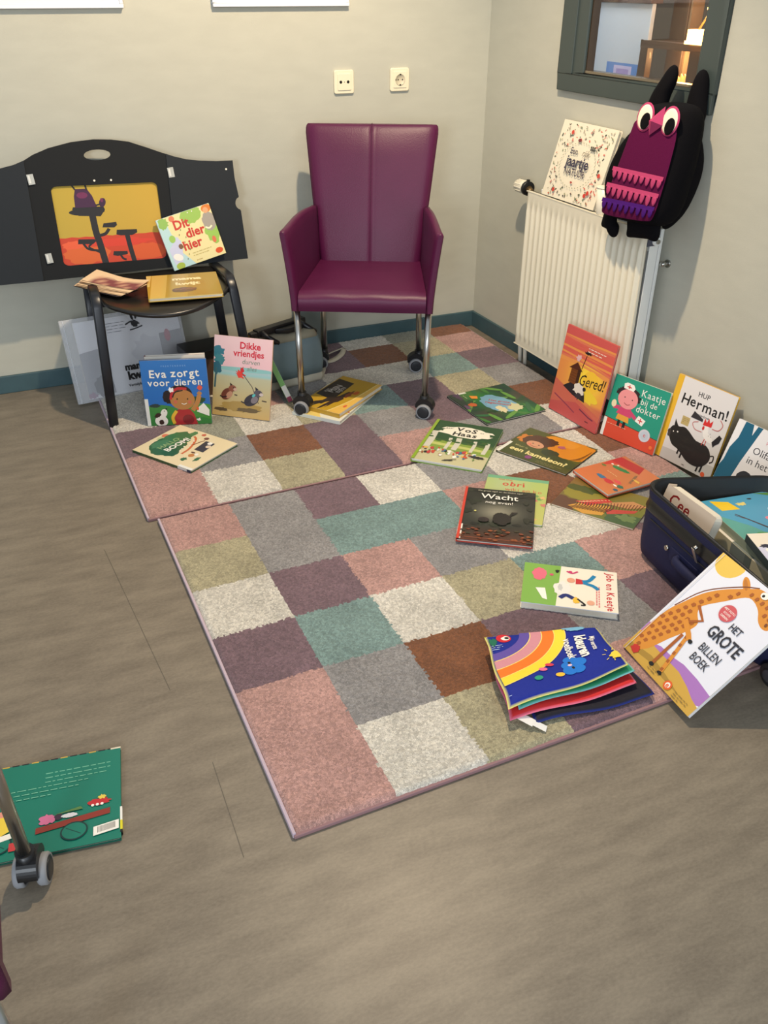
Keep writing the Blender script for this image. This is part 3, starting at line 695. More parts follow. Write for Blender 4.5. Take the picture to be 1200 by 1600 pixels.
a.S(DK, 0.03, (0.38, 0.36), (0.44, 0.38), (0.48, 0.44)); a.P(DK, (0.42, 0.46), (0.435, 0.51), (0.555, 0.52), (0.56, 0.48), (0.53, 0.45))
a.P(DK, (0.17, 0.27), (0.18, 0.33), (0.33, 0.32), (0.34, 0.29), (0.31, 0.26)); a.S(DK, 0.022, (0.22, 0.27), (0.26, 0.20), (0.36, 0.17)); a.S(DK, 0.018, (0.30, 0.27), (0.27, 0.22), (0.36, 0.15))
a.S(DK, 0.045, (0.675, 0.0), (0.655, 0.18), (0.64, 0.36)); a.P(DK, (0.54, 0.36), (0.55, 0.42), (0.74, 0.41), (0.74, 0.37), (0.69, 0.34), (0.58, 0.345))
a.P(DK, (0.48, 0.10), (0.49, 0.15), (0.62, 0.14), (0.62, 0.10), (0.52, 0.085)); a.S(DK, 0.02, (0.55, 0.1), (0.57, 0.05), (0.60, 0.03))
a.P((66, 34, 66), (0.20, 0.72), (0.205, 0.86), (0.225, 0.95), (0.33, 0.95), (0.37, 0.86), (0.40, 0.72)); a.S(DK, 0.016, (0.225, 0.94), (0.20, 1.0)); a.S(DK, 0.016, (0.33, 0.93), (0.32, 1.0)); a.E((112, 44, 84), 0.28, 0.87, 0.05, 0.03); a.P((110, 40, 78), (0.255, 0.905), (0.275, 0.88), (0.295, 0.905))
a.E((60, 34, 62), 0.455, 0.77, 0.03, 0.045, -20); a.S(DK, 0.014, (0.39, 0.74), (0.43, 0.75)); a.E((110, 44, 84), 0.452, 0.80, 0.014, 0.02)
mb = MB(); mb.box((0.2, 0.02, -0.003), (0.64, 0.34, -0.0012), MATTPRINT, (214, 176, 66))
def wcard(p): x, y = warp(-0.01 + 1.02 * p[0] / 0.40, -0.01 + 1.02 * p[1] / 0.31); return (x, y, p[2])
a.emit(mb, -0.0011, m=MATTPRINT, T=wcard); mb.build('card', ct, fixn=False)
mb = MB(); mb.box((0.2, 0.02, -0.006), (0.64, 0.34, -0.0035), page_m); mb.build('card_stack', ct)

# paper art helpers for things standing on the chair

# ------------------------------------------------------------------ picture books: artwork
WH, BK = (244, 240, 230), (26, 24, 24)
def eye(a, u, v, r=0.012, c=BK): a.E(c, u, v, r)
def art_eva(a):
    a.base(lambda u, v: (30 + 14 * v, 104 + 12 * v, 190), 2, 4)
    a.E((64, 138, 66), 0.2, 0.06, 0.42, 0.28); a.E((70, 146, 60), 0.85, 0.08, 0.36, 0.26); a.B((30, 74, 44), 0.80, 0.38, 0.13, 0.06); a.B((40, 60, 60), 0.15, 0.31, 0.08, 0.03); a.E((58, 130, 62), 0.5, 0.0, 0.6, 0.14)
    a.B((30, 22, 26), 0.38, 0.44, 0.10, 0.11, 0.06); a.E((36, 26, 28), 0.55, 0.47, 0.19, 0.16)
    a.P((176, 44, 50), (0.42, 0.0), (0.44, 0.21), (0.52, 0.25), (0.68, 0.24), (0.74, 0.16), (0.78, 0.0)); a.S((190, 132, 74), 0.07, (0.72, 0.22), (0.80, 0.33), (0.845, 0.45)); a.B((190, 132, 74), 0.85, 0.48, 0.035)
    a.E((186, 128, 72), 0.58, 0.39, 0.19, 0.165); a.S((196, 50, 54), 0.04, (0.40, 0.40), (0.43, 0.50), (0.52, 0.565), (0.66, 0.555)); a.S((30, 24, 28), 0.02, (0.43, 0.43), (0.48, 0.51), (0.60, 0.535))
    a.B((250, 250, 246), 0.42, 0.545, 0.04, jag=.3); eye(a, 0.50, 0.405); eye(a, 0.66, 0.40); a.S(WH, 0.012, (0.56, 0.335), (0.60, 0.32), (0.64, 0.335)); a.E((206, 110, 84), 0.47, 0.36, 0.028); a.E((206, 110, 84), 0.69, 0.35, 0.028)
    a.S((236, 186, 60), 0.05, (0.42, 0.02), (0.40, 0.12), (0.47, 0.22)); a.E((130, 30, 40), 0.64, 0.08, 0.09, 0.08)
    a.E(WH, 0.22, 0.07, 0.10, 0.09); a.E(WH, 0.27, 0.19, 0.05, 0.075, -20); a.B((60, 40, 34), 0.17, 0.16, 0.055, 0.035, rot=30); a.B((60, 40, 34), 0.22, 0.05, 0.04); eye(a, 0.28, 0.225, 0.008); a.E(BK, 0.315, 0.255, 0.014)
    a.P(WH, (0.97, 0.12), (0.78, 0.20), (0.82, 0.27), (0.90, 0.33), (0.98, 0.22)); a.E((226, 96, 50), 0.80, 0.245, 0.02, 0.03); a.B(WH, 0.80, 0.075, 0.035, 0.02, .4)
    a.B((226, 90, 66), 0.865, 0.57, 0.038, jag=.25); a.T('Eva zorgt', 0.5, 0.745, 0.175, WH, jit=5, bold=.02); a.T('voor dieren', 0.5, 0.615, 0.155, WH, jit=5, bold=.015); a.T('PRENTENBOEK', 0.5, 0.90, 0.035, (150, 186, 220), space=1.8)
def art_dikke(a):
    def f(u, v):
        if v > 0.62: return (238 - 8 * (1 - u), 186 + 18 * v - 6, 192 + 8 * v)
        if v > 0.53: q = (v - .53) / .09; return (150 + 40 * q, 196 - 4 * q, 196)
        q = v / .53; return (206 - 20 * q, 172 + 14 * q, 106 + 50 * q)
    a.base(f, 6, 30); a.B((140, 192, 190), 0.55, 0.60, 0.6, 0.035, 0.05)
    a.B((52, 118, 136), 0.06, 0.80, 0.11, 0.08, .3); a.B((64, 130, 140), 0.10, 0.70, 0.09, 0.09, .3); a.B((46, 100, 120), 0.05, 0.60, 0.09, 0.10, .2); a.S((60, 100, 110), 0.03, (0.03, 0.35), (0.05, 0.6))
    a.B((176, 146, 80), 0.5, 0.13, 0.35, 0.08, .2); a.B((110, 92, 60), 0.62, 0.10, 0.20, 0.035, .2); a.B((96, 80, 56), 0.15, 0.08, 0.12, 0.03)
    a.T('Dikke', 0.62, 0.86, 0.15, (206, 34, 56), bold=.025, rot=0); a.T('vriendjes', 0.60, 0.765, 0.145, (206, 34, 56), bold=.022); a.T('durven', 0.64, 0.675, 0.11, (120, 140, 124), shear=.2); a.T('alles', 0.66, 0.595, 0.10, (120, 140, 124), shear=.2)
    a.B((224, 62, 48), 0.46, 0.54, 0.075, 0.06, .45); a.B((206, 40, 44), 0.50, 0.595, 0.03, 0.05, .3); a.S((70, 56, 60), 0.010, (0.50, 0.56), (0.68, 0.40), (0.80, 0.20), sm=False)
    a.E((112, 60, 44), 0.25, 0.28, 0.115, 0.082, 42); a.E((190, 140, 112), 0.29, 0.27, 0.07, 0.045, 50); a.E((140, 82, 60), 0.34, 0.355, 0.068, 0.052, 10); a.E((206, 170, 150), 0.39, 0.345, 0.032, 0.024); a.P((60, 36, 30), (0.30, 0.385), (0.295, 0.425), (0.345, 0.40)); a.S((50, 34, 32), 0.02, (0.13, 0.25), (0.18, 0.235), (0.25, 0.25)); eye(a, 0.36, 0.365, .009); a.S((60, 36, 30), .015, (0.38, 0.28), (0.43, 0.275))
    a.E((54, 48, 56), 0.68, 0.235, 0.14, 0.088, 32); a.E((130, 120, 126), 0.73, 0.24, 0.07, 0.05, 40); a.E((90, 82, 90), 0.79, 0.325, 0.075, 0.055); a.E((206, 190, 184), 0.845, 0.315, 0.036, 0.026); a.P((40, 36, 44), (0.745, 0.36), (0.735, 0.405), (0.795, 0.375)); a.S((46, 40, 48), 0.02, (0.50, 0.205), (0.56, 0.19), (0.64, 0.21)); eye(a, 0.81, 0.335, .009); a.E((90, 190, 190), 0.715, 0.295, 0.035, 0.02, 40); a.S((60, 40, 34), .015, (0.86, 0.24), (0.94, 0.235))
def art_boom(a):
    a.base(lambda u, v: (232, 216, 176), 1, 1); a.B((196, 200, 150), 0.5, 0.93, 0.08, .04); a.E((222, 120, 84), 0.60, 0.935, 0.055)
    a.B((52, 100, 62), 0.40, 0.70, 0.32, 0.26, .09, 40, 8); a.B((62, 116, 74), 0.62, 0.74, 0.25, 0.2, .1, 34); a.B((44, 92, 56), 0.25, 0.55, 0.13, 0.12, .16); a.B((74, 126, 84), 0.36, 0.82, 0.17, 0.09, .2); a.B((80, 132, 84), 0.88, 0.66, 0.08, 0.05, .2)
    a.T('HALLO', 0.44, 0.70, 0.13, (150, 176, 120), bold=.02); a.T('BOOM!', 0.48, 0.58, 0.15, WH, bold=.03)
    a.S((206, 110, 66), 0.035, (0.30, 0.40), (0.50, 0.42), (0.75, 0.52), (0.82, 0.60)); a.S((110, 60, 40), 0.02, (0.6, 0.45), (0.75, 0.42), (0.8, 0.40))
    a.P((58, 58, 62), (0.50, 0.20), (0.50, 0.35), (0.80, 0.38), (0.80, 0.23)); a.E((226, 206, 180), 0.68, 0.25, 0.045, .04); a.E(WH, 0.77, 0.29, 0.04)
    a.B((196, 130, 70), 0.34, 0.27, 0.05); a.B(WH, 0.40, 0.23, 0.03); a.B((60, 110, 70), 0.20, 0.28, 0.05, .04, .3); a.B((60, 110, 70), 0.30, 0.14, 0.07, .035, .3); a.B((120, 70, 50), 0.86, 0.42, 0.04); a.B((200, 90, 60), 0.93, 0.52, 0.035)
    for k in range(7): a.B(WH, 0.35 + .07 * k, 0.47 + 0.02 * (k % 3), 0.014)
    a.B((90, 60, 46), 0.42, 0.30, 0.02, .04)
def art_vos(a):
    a.base(lambda u, v: (34 + 40 * (v < .55), 74 + 50 * (v < .55) * (1 - v), 40), 2, 20)
    a.P((196, 190, 150), (0, 0), (1, 0), (1, 0.28), (0.6, 0.30), (0, 0.34)); a.P((130, 156, 60), (0, 0.34), (0.6, 0.30), (1, 0.28), (1, 0.46), (0.5, 0.50), (0, 0.52)); a.P((190, 196, 110), (0.1, 0.40), (0.9, 0.37), (0.9, 0.42), (0.1, 0.46))
    for u, w, v1 in ((0.08, .11, .72), (0.36, .05, .60), (0.48, .08, .62), (0.72, .05, .60), (0.9, .06, .62)): a.S((206, 202, 186), w, (u, 0.33), (u + .01, 0.5), (u - .005, v1), sm=False)
    for k in range(16): a.E((36 + a.rng.randint(0, 30), 90, 40), a.rng.random(), a.rng.uniform(.5, .64), .045, .022)
    a.B((240, 234, 216), 0.52, 0.77, 0.34, 0.17, .05, 30); a.P((240, 234, 216), (0.15, 0.74), (0.10, 0.70), (0.5, 0.66), (0.86, 0.70), (0.92, 0.75)); a.P((240, 234, 216), (0.14, 0.80), (0.2, 0.85), (0.88, 0.85), (0.93, 0.81))
    a.T('VoS', 0.52, 0.785, 0.165, BK, bold=.03, jit=3); a.T('en', 0.74, 0.80, 0.06, BK); a.T('Haas', 0.52, 0.675, 0.165, BK, bold=.03, jit=3); a.T('daar', 0.26, 0.81, 0.07, BK, rot=15)
    P = [(224, 220, 210), (60, 110, 150), (200, 80, 50), (226, 180, 70), (40, 36, 34), (240, 236, 226), (150, 90, 60), (190, 60, 60), (120, 150, 80)]
    for k in range(46): a.B(a.rng.choice(P), a.rng.uniform(.04, .96), a.rng.uniform(.16, .33), a.rng.uniform(.012, .035), a.rng.uniform(.015, .045), .25, 9)
    a.B((40, 36, 34), 0.85, 0.23, 0.10, 0.03, .3); a.B((44, 36, 32), 0.50, 0.08, 0.07, 0.018, .4, 14, 20); a.S((44, 36, 32), .012, (0.42, 0.05), (0.5, 0.09), (0.6, 0.12)); a.P((140, 170, 50), (0, 0), (0.045, 0), (0.045, 1), (0, 1))
def art_jungle(a):
    a.base(lambda u, v: (36 + 26 * math.sin(9 * u + 4 * v), 84 + 30 * math.sin(6 * v - 3 * u), 44), 12, 12)
    for k in range(26): a.E(a.rng.choice([(24, 66, 34), (60, 120, 50), (96, 150, 60), (40, 100, 60)]), a.rng.random(), a.rng.random(), .16, .035, a.rng.uniform(0, 180), 12)
    a.B((20, 44, 34), 0.2, 0.05, 0.3, .08); a.B((70, 44, 76), 0.1, 0.12, .10, .05, .4); a.B((90, 60, 96), .45, .05, .08, .03, .4)
    a.B((112, 160, 186), 0.52, 0.50, 0.28, 0.20, .10); a.B((120, 170, 196), 0.6, 0.55, 0.22, 0.2, .1); a.B((206, 204, 160), 0.74, 0.66, 0.12, 0.10, .3); a.B((222, 212, 170), 0.72, 0.45, 0.10, 0.06, .3); a.P((230, 140, 40), (0.14, 0.28), (0.2, 0.38), (0.28, 0.34), (0.24, 0.26)); a.B((190, 90, 40), 0.42, 0.16, 0.06)
    a.T('Het grote', 0.5, 0.55, 0.075, (180, 70, 60), rot=45, bold=.02); a.T('regenwoud', 0.56, 0.49, 0.08, (180, 70, 60), rot=45, bold=.02); a.lines((200, 206, 170), 0.1, 0.3, 0.2, 1, .03)
def art_kam(a):
    a.base(lambda u, v: (64 + 14 * v, 74 + 8 * v, 32), 4, 6)
    a.B((208, 130, 34), 0.78, 0.70, 0.34, 0.26, .12); a.B((216, 142, 40), 0.55, 0.85, 0.25, 0.12, .1); a.B((200, 120, 40), 0.13, 0.62, 0.10, 0.12, .25)
    a.B((82, 46, 30), 0.30, 0.64, 0.20, 0.17, .12); a.B((70, 40, 26), 0.42, 0.74, 0.13, 0.1, .15); a.E((206, 150, 116), 0.31, 0.53, 0.125, 0.09, -10); eye(a, 0.27, 0.55, .012); eye(a, 0.36, 0.54, .012); a.S((150, 70, 60), .012, (0.26, 0.475), (0.32, 0.46), (0.37, 0.475)); a.E((222, 120, 96), .24, .5, .025)
    a.B((36, 56, 34), 0.58, 0.42, 0.12, 0.09, .1); a.B((44, 66, 34), 0.74, 0.30, 0.14, 0.09, .15); a.B((50, 70, 34), 0.92, 0.26, 0.12, 0.09, .15)
    for k in range(8): a.S((120, 70, 30), .010, (0.86 + .012 * k, 0.42 + .012 * k), (0.98, 0.50 + .05 * k), sm=False)
    a.B((170, 90, 110), 0.62, 0.70, 0.05, .04, .3); a.T('een kameleon?', 0.5, 0.17, 0.135, (236, 220, 150), bold=.03); a.T('Waar is', 0.2, 0.32, 0.06, (196, 190, 130)); a.E((130, 60, 120), 0.42, 0.10, 0.045); a.lines((150, 140, 90), .55, .9, .08, 2, .04)
def art_red(a):
    a.base(lambda u, v: (206 - 14 * v, 112 + 10 * u, 70), 4, 6); a.P((180, 44, 44), (0.0, 0.72), (0.0, 0.93), (0.62, 1.0), (0.72, 0.80), (0.3, 0.74)); a.P((200, 60, 50), (0.05, 0.5), (0, 0.72), (0.2, 0.74)); a.B((150, 60, 60), 0.7, 0.9, 0.08, .05)
    a.P((206, 120, 80), (0.55, 1), (0.75, 0.7), (1, 0.66), (1, 1)); a.B((46, 126, 70), 0.38, 0.66, 0.20, 0.055, .15, rot=10); a.B(WH, 0.14, 0.66, 0.03, .02); a.B(WH, 0.24, 0.70, 0.02)
    a.B((52, 112, 150), 0.42, 0.26, 0.12, 0.05, .2); a.B((196, 50, 56), 0.62, 0.26, 0.11, 0.07, .25); a.B((220, 80, 80), 0.72, 0.36, 0.10, 0.05, .3); a.B(WH, 0.80, 0.26, 0.05, .02); a.B((60, 110, 90), 0.88, 0.30, 0.07, 0.05); a.B((50, 90, 110), 0.93, 0.18, 0.05, .04); a.B((226, 180, 80), 0.86, 0.62, 0.08, .03, .3)
    a.B((110, 120, 60), 0.10, 0.52, 0.06, 0.03); a.T('VERS FRUIT', 0.76, 0.60, 0.07, (120, 110, 90), rot=-62, bold=.02); a.lines((236, 200, 150), .3, .6, .45, 1, .03)
def art_pat(a):
    a.base(lambda u, v: (104 + 30 * v, 100 + 20 * u, 50), 4, 4); a.B((92, 62, 46), 0.05, 0.15, 0.26, 0.15, .2); a.B((140, 132, 50), 0.24, 0.52, 0.26, 0.14, .15); a.B((70, 84, 40), 0.2, 0.7, .2, .08, .3); a.B((72, 96, 60), 0.9, 0.15, 0.3, 0.16, .2); a.B((110, 130, 80), 0.85, 0.22, 0.12, 0.07, .4)
    a.P((206, 150, 60), (0.18, 0.10), (0.30, 0.30), (0.62, 0.42), (0.60, 0.10), (0.40, 0.0)); a.P((196, 60, 56), (0.22, 0.28), (0.52, 0.62), (0.60, 0.56), (0.38, 0.26)); a.P((190, 70, 60), (0.58, 0.30), (0.92, 0.52), (0.9, 0.42), (0.64, 0.18)); a.P((196, 140, 90), (0.5, 0.45), (0.8, 0.75), (1, 0.7), (0.8, 0.5))
    for k in range(14): a.S((70, 40, 26), .012, (0.2 + .03 * k, 0.06 + .01 * k), (0.26 + .03 * k, 0.18 + .012 * k), (0.25 + .03 * k, 0.28 + .016 * k))
    for k in range(9): a.S((236, 190, 150), .012, (0.26 + .035 * k, 0.30 + .035 * k), (0.32 + .03 * k, 0.33 + .03 * k), sm=False)
    for k in range(12): a.S((110, 50, 40), .008, (0.60 + .03 * k, 0.32 + .02 * k), (0.56 + .035 * k, 0.5 + .02 * k), sm=False)
def art_wacht(a):
    def f(u, v):
        d = ((u - .5) ** 2 / .10 + (v - .55) ** 2 / .03); q = math.exp(-d); lo = max(0, .3 - v) / .3
        return (32 + 110 * q + 60 * lo, 34 + 104 * q + 12 * lo, 30 + 90 * q)
    a.base(f, 18, 20)
    for k in range(26): a.B(a.rng.choice([(28, 30, 26), (40, 46, 34), (22, 24, 22)]), a.rng.random(), a.rng.choice([a.rng.uniform(.72, .98), a.rng.uniform(.3, .36)]), .06, .035, .4, 10)
    for k in range(10): a.B((34, 38, 30), a.rng.choice([a.rng.uniform(.03, .16), a.rng.uniform(.86, .97)]), a.rng.uniform(.35, .8), .04, .05, .4, 10)
    for k in range(60): a.B(a.rng.choice([(120, 58, 34), (96, 44, 30), (146, 80, 44), (60, 40, 30), (60, 56, 36)]), a.rng.random(), a.rng.uniform(.02, .26), .03, .018, .4, 8)
    a.B((28, 22, 22), 0.56, 0.42, 0.13, 0.15, .10, 44); a.P((28, 22, 22), (0.64, 0.45), (0.69, 0.56), (0.78, 0.565), (0.70, 0.50)); a.E((48, 36, 38), 0.32, 0.38, 0.075, 0.06); a.B((34, 26, 28), .30, .37, .05, .05)
    a.T('Wacht', 0.5, 0.79, 0.19, WH, bold=.008); a.T('nog even!', 0.5, 0.70, 0.10, WH); a.T('De grote egel en de kleine egel', 0.5, 0.93, 0.05, (196, 190, 170)); a.E((220, 214, 120), 0.19, 0.53, .016); a.P((204, 60, 44), (0, 0), (0.035, 0), (0.035, 1), (0, 1)); a.S((150, 70, 40), .008, (.1, .04), (.9, .04), sm=False)
def art_obri(a):
    a.base(lambda u, v: (170 + 20 * (1 - v), 190, 120 + 16 * math.sin(5 * u)), 5, 6); a.P((110, 170, 130), (0, .93), (0, 1), (1, 1), (1, .93)); a.T('obri', 0.45, 0.78, 0.20, (196, 70, 50), bold=.02, jit=6); a.T('wiki en ko', 0.62, 0.67, 0.13, (196, 80, 60), jit=8)
    for k in range(12): a.B(a.rng.choice([(206, 120, 110), (220, 180, 120), (110, 160, 90)]), a.rng.uniform(.6, .97), a.rng.uniform(.05, .62), .05, .04, .4)
    a.T('klop klop', 0.3, 0.90, 0.06, (190, 90, 60))
def art_job(a):
    a.base(lambda u, v: (240, 232, 214), 1, 1)
    # written with the book upright: title at the top
    a.B((128, 176, 76), 0.5, 0.14, 0.62, 0.26, .08); a.P((128, 176, 76), (0, 0), (1, 0), (1, .36), (0, .40))
    a.T('Job en Keetje', 0.52, 0.885, 0.15, (196, 36, 50), jit=5, bold=.02); a.lines((222, 130, 130), .42, .92, .80, 2, .025, .02)
    a.B((226, 110, 130), 0.26, 0.17, 0.15, 0.11, .1); a.E((206, 80, 110), .25, .30, .03); a.B(BK, 0.15, 0.36, .04, .03, .4); a.P(WH, (0.62, 0.14), (0.86, 0.22), (0.88, 0.27), (0.60, 0.24)); a.B((236, 232, 224), 0.58, 0.42, 0.18, 0.13, .15); a.B((200, 200, 196), .55, .4, .08, .04, .3)
    a.E((226, 160, 130), 0.34, 0.51, 0.06); a.P((200, 50, 56), (0.28, 0.56), (0.42, 0.56), (0.40, 0.64), (0.30, 0.64)); a.S((30, 130, 180), .06, (0.34, 0.63), (0.30, 0.70), (0.16, 0.76)); a.S((30, 130, 180), .06, (0.37, 0.64), (0.42, 0.74), (0.50, 0.80)); a.S((206, 60, 110), .03, (0.12, .46), (.16, .52), (.10, .58)); a.E((206, 60, 110), .13, .50, .03)
    a.S((26, 44, 110), .07, (0.80, 0.40), (0.72, 0.46), (0.78, 0.54)); a.B((236, 190, 60), 0.82, 0.57, .07, .05, .2); a.S(BK, .03, (0.78, .58), (.9, .66), (.92, .62)); a.E((230, 170, 140), 0.84, 0.72, 0.055)
def art_gered(a):
    def f(u, v):
        d = math.exp(-(((u - .62) ** 2) / .10 + ((v - .50) ** 2) / .07)); r, g, b = (214, 92 + 14 * math.sin(8 * v), 78) if v > .7 else ((228, 140, 76) if v > .28 else (206, 104, 84))
        return (r + 30 * d, g + 90 * d, b - 10 * d)
    a.base(f, 14, 24)
    for k in range(16): a.S(a.rng.choice([(216, 96, 84), (232, 150, 80), (220, 120, 88)]), .03, (0, .62 + .022 * k), (.5, .62 + .022 * k + a.rng.uniform(-.02, .02)), (1, .60 + .024 * k))
    a.P((206, 88, 84), (0, .9), (0, 1), (1, 1), (1, .92)); a.E((246, 196, 60), 0.68, 0.50, 0.155); a.B((240, 206, 60), 0.62, 0.34, 0.25, 0.10, .2)
    a.P((206, 104, 84), (0, 0), (1, 0), (1, .18), (.55, .26), (0, .38)); a.P((196, 84, 82), (0, .1), (.5, .22), (1, .12), (1, 0), (0, 0))
    a.S((150, 60, 80), .02, (0.05, 0.20), (0.35, 0.14), (0.52, .10), sm=False); a.S((120, 50, 70), .02, (0.6, 0.17), (0.8, 0.13), (0.9, .12), sm=False)
    a.P((44, 36, 40), (0.18, 0.33), (0.30, 0.40), (0.45, 0.42), (0.62, 0.36), (0.66, 0.26), (0.40, 0.28)); a.P((120, 66, 30), (0.26, 0.40), (0.27, 0.56), (0.44, 0.58), (0.46, 0.40)); a.P((84, 40, 26), (0.22, 0.56), (0.36, 0.65), (0.49, 0.57)); a.P((60, 34, 24), (.40, .42), (.40, .58), (.46, .58), (.46, .42)); a.S((50, 30, 26), .012, (0.46, .6), (.50, .76), sm=False); a.B((40, 30, 34), .52, .79, .06, .02, .4); a.B((226, 180, 180), .36, .70, .05, .045, .3)
    for k in range(5): a.S((90, 48, 26), .006, (.27, .43 + .03 * k), (.45, .43 + .03 * k), sm=False)
    a.B((232, 220, 206), 0.50, 0.37, 0.11, 0.08, .2); a.B((60, 50, 56), 0.52, 0.30, 0.06, 0.05, .3); a.B((40, 36, 40), .60, .40, .03); a.T('Gered!', 0.72, 0.45, 0.22, (36, 26, 30), shear=.35, sx=.8, rot=8); a.lines((246, 220, 200), .5, .85, .84, 2, .035, .014); a.lines((90, 40, 50), .76, .9, .07, 1, .03)
def art_kaatje(a):
    a.base(lambda u, v: (36, 150, 124), 1, 1); a.P((214, 74, 48), (0, 0), (1, 0), (1, .24), (0, .31)); a.S(BK, .008, (0, .31), (1, .24), sm=False)
    a.S(BK, .05, (.27, .22), (.27, .33), sm=False); a.S(BK, .05, (.37, .21), (.37, .33), sm=False); a.P((226, 160, 60), (.2, .33), (.44, .32), (.42, .42), (.22, .42)); a.P((206, 70, 110), (.18, .42), (.46, .41), (.42, .56), (.24, .56)); a.S((206, 70, 110), .06, (.22, .52), (.1, .50)); a.S((206, 70, 110), .06, (.42, .5), (.54, .43)); a.E((236, 222, 180), .10, .55, .045, .06)
    for u, v in ((.14, .76), (.49, .72)): a.B((40, 26, 24), u, v, .05, .05, .4)
    a.B((44, 28, 26), .32, .76, .19, .12, .08); a.E((236, 150, 150), .32, .68, .18, .155); a.E(BK, .26, .70, .01); a.E(BK, .40, .69, .01); a.S((150, 60, 60), .01, (.27, .61), (.33, .59), (.38, .61)); a.P(WH, (.20, .83), (.19, .90), (.24, .93), (.36, .92), (.40, .87), (.38, .82)); a.S((206, 50, 50), .018, (.25, .87), (.33, .865), sm=False); a.S((206, 50, 50), .018, (.29, .84), (.29, .90), sm=False)
    a.P(WH, (.54, .40), (.58, .50), (.72, .46), (.68, .36)); a.S((206, 50, 50), .016, (.59, .43), (.67, .43), sm=False); a.S((206, 50, 50), .016, (.63, .39), (.63, .47), sm=False); a.E((206, 206, 214), .77, .24, .10, .10); a.E((190, 200, 210), .77, .24, .07); a.T('e', .77, .215, .1, (206, 60, 50))
    a.T('Kaatje', .74, .80, .155, WH, jit=5); a.T('bij de', .70, .68, .13, WH, jit=5); a.T('dokter', .72, .555, .145, WH, jit=5); a.lines((236, 180, 150), .08, .45, .22, 1, .03); a.E((240, 120, 60), .93, .1, .03)
def art_herman(a):
    a.base(lambda u, v: (226, 222, 220), 1, 1); a.P((232, 182, 50), (0, 0), (.10, 0), (.10, 1), (0, 1)); a.P((200, 196, 192), (.1, 0), (1, 0), (1, .17), (.1, .13))
    a.T('HUP', .50, .84, .10, BK, jit=4, bold=.01); a.T('Herman!', .56, .70, .21, BK, jit=5, bold=.015); a.T('prentenboek', .56, .635, .05, BK, bold=.01); a.P((190, 168, 110), (.27, .47), (.27, .57), (.40, .57), (.40, .47)); a.lines((150, 130, 80), .29, .39, .54, 3, .02, .008)
    pig = [(.12, .33), (.16, .41), (.20, .42), (.20, .47), (.26, .43), (.36, .45), (.46, .42), (.60, .36), (.76, .36), (.86, .31), (.90, .22), (.84, .13), (.72, .08), (.56, .09), (.44, .14), (.34, .18), (.24, .20), (.16, .27)]
    a.raw((30, 27, 27), [a._p(*p) for p in smooth_closed(pig, 3)])
    a.P((30, 27, 27), (.185, .40), (.175, .50), (.25, .43)); a.E((60, 54, 54), .135, .335, .03, .035)
    for u, v in ((.38, .12), (.44, .09), (.76, .03), (.82, .04)): a.S((30, 27, 27), .028, (u, v + .09), (u - .01, v), sm=False)
    a.S((30, 27, 27), .018, (.88, .26), (.94, .28), (.95, .22), (.91, .19)); a.E(WH, .27, .365, .012); a.E(WH, .20, .35, .010); a.E((70, 66, 66), .14, .30, .025, .035)
    a.raw((242, 238, 232), [a._p(*p) for p in [(.66, .57), (.72, .57), (.74, .50), (.84, .45), (.86, .40), (.76, .40), (.68, .44), (.65, .50)]]); a.P((216, 48, 44), (.62, .56), (.63, .64), (.67, .60), (.69, .655), (.72, .61), (.76, .65), (.76, .57)); a.E((206, 50, 46), .645, .53, .018, .03)
    a.S((196, 110, 104), .012, (.78, .56), (.88, .57), (.92, .64), (.86, .69)); a.S((196, 110, 104), .010, (.64, .48), (.52, .48), (.46, .54), (.54, .575)); a.P((50, 46, 50), (.40, .59), (.43, .67), (.60, .62), (.60, .59)); a.P((30, 28, 34), (.84, .42), (.92, .53), (.97, .51), (.95, .44), (.90, .40), (.88, .37)); a.S((206, 90, 80), .012, (.72, .42), (.70, .34), sm=False); a.S((206, 90, 80), .012, (.75, .41), (.75, .35), sm=False)
    for u, v in ((.78, .50), (.80, .47), (.76, .47)): a.E(BK, u, v, .005)
    a.E((222, 90, 50), .87, .035, .035); a.lines((110, 100, 96), .5, .62, .03, 1, .03)
def art_olif(a):
    a.base(lambda u, v: (232, 230, 230), 1, 1); T_ = (20, 92, 120)
    a.P(T_, (0, 0), (.24, 0), (.23, .30), (.27, .55), (.37, .97), (.38, 1), (.30, 1), (.27, .88), (.235, 1), (.11, 1), (.10, .80), (.04, .66), (.03, .5), (0, .42))
    a.T('Olifantje', .37, .70, .140, (44, 44, 48), al='l'); a.T('in het bos', .345, .575, .140, (44, 44, 48), al='l'); a.T('prentenboek', .66, .86, .06, (206, 90, 110)); a.B((40, 38, 40), .42, .40, .115, .10, .04); a.P((40, 38, 40), (.45, .46), (.56, .43), (.66, .46), (.54, .37), (.46, .34)); a.E((40, 38, 40), .40, .18, .16, .14)
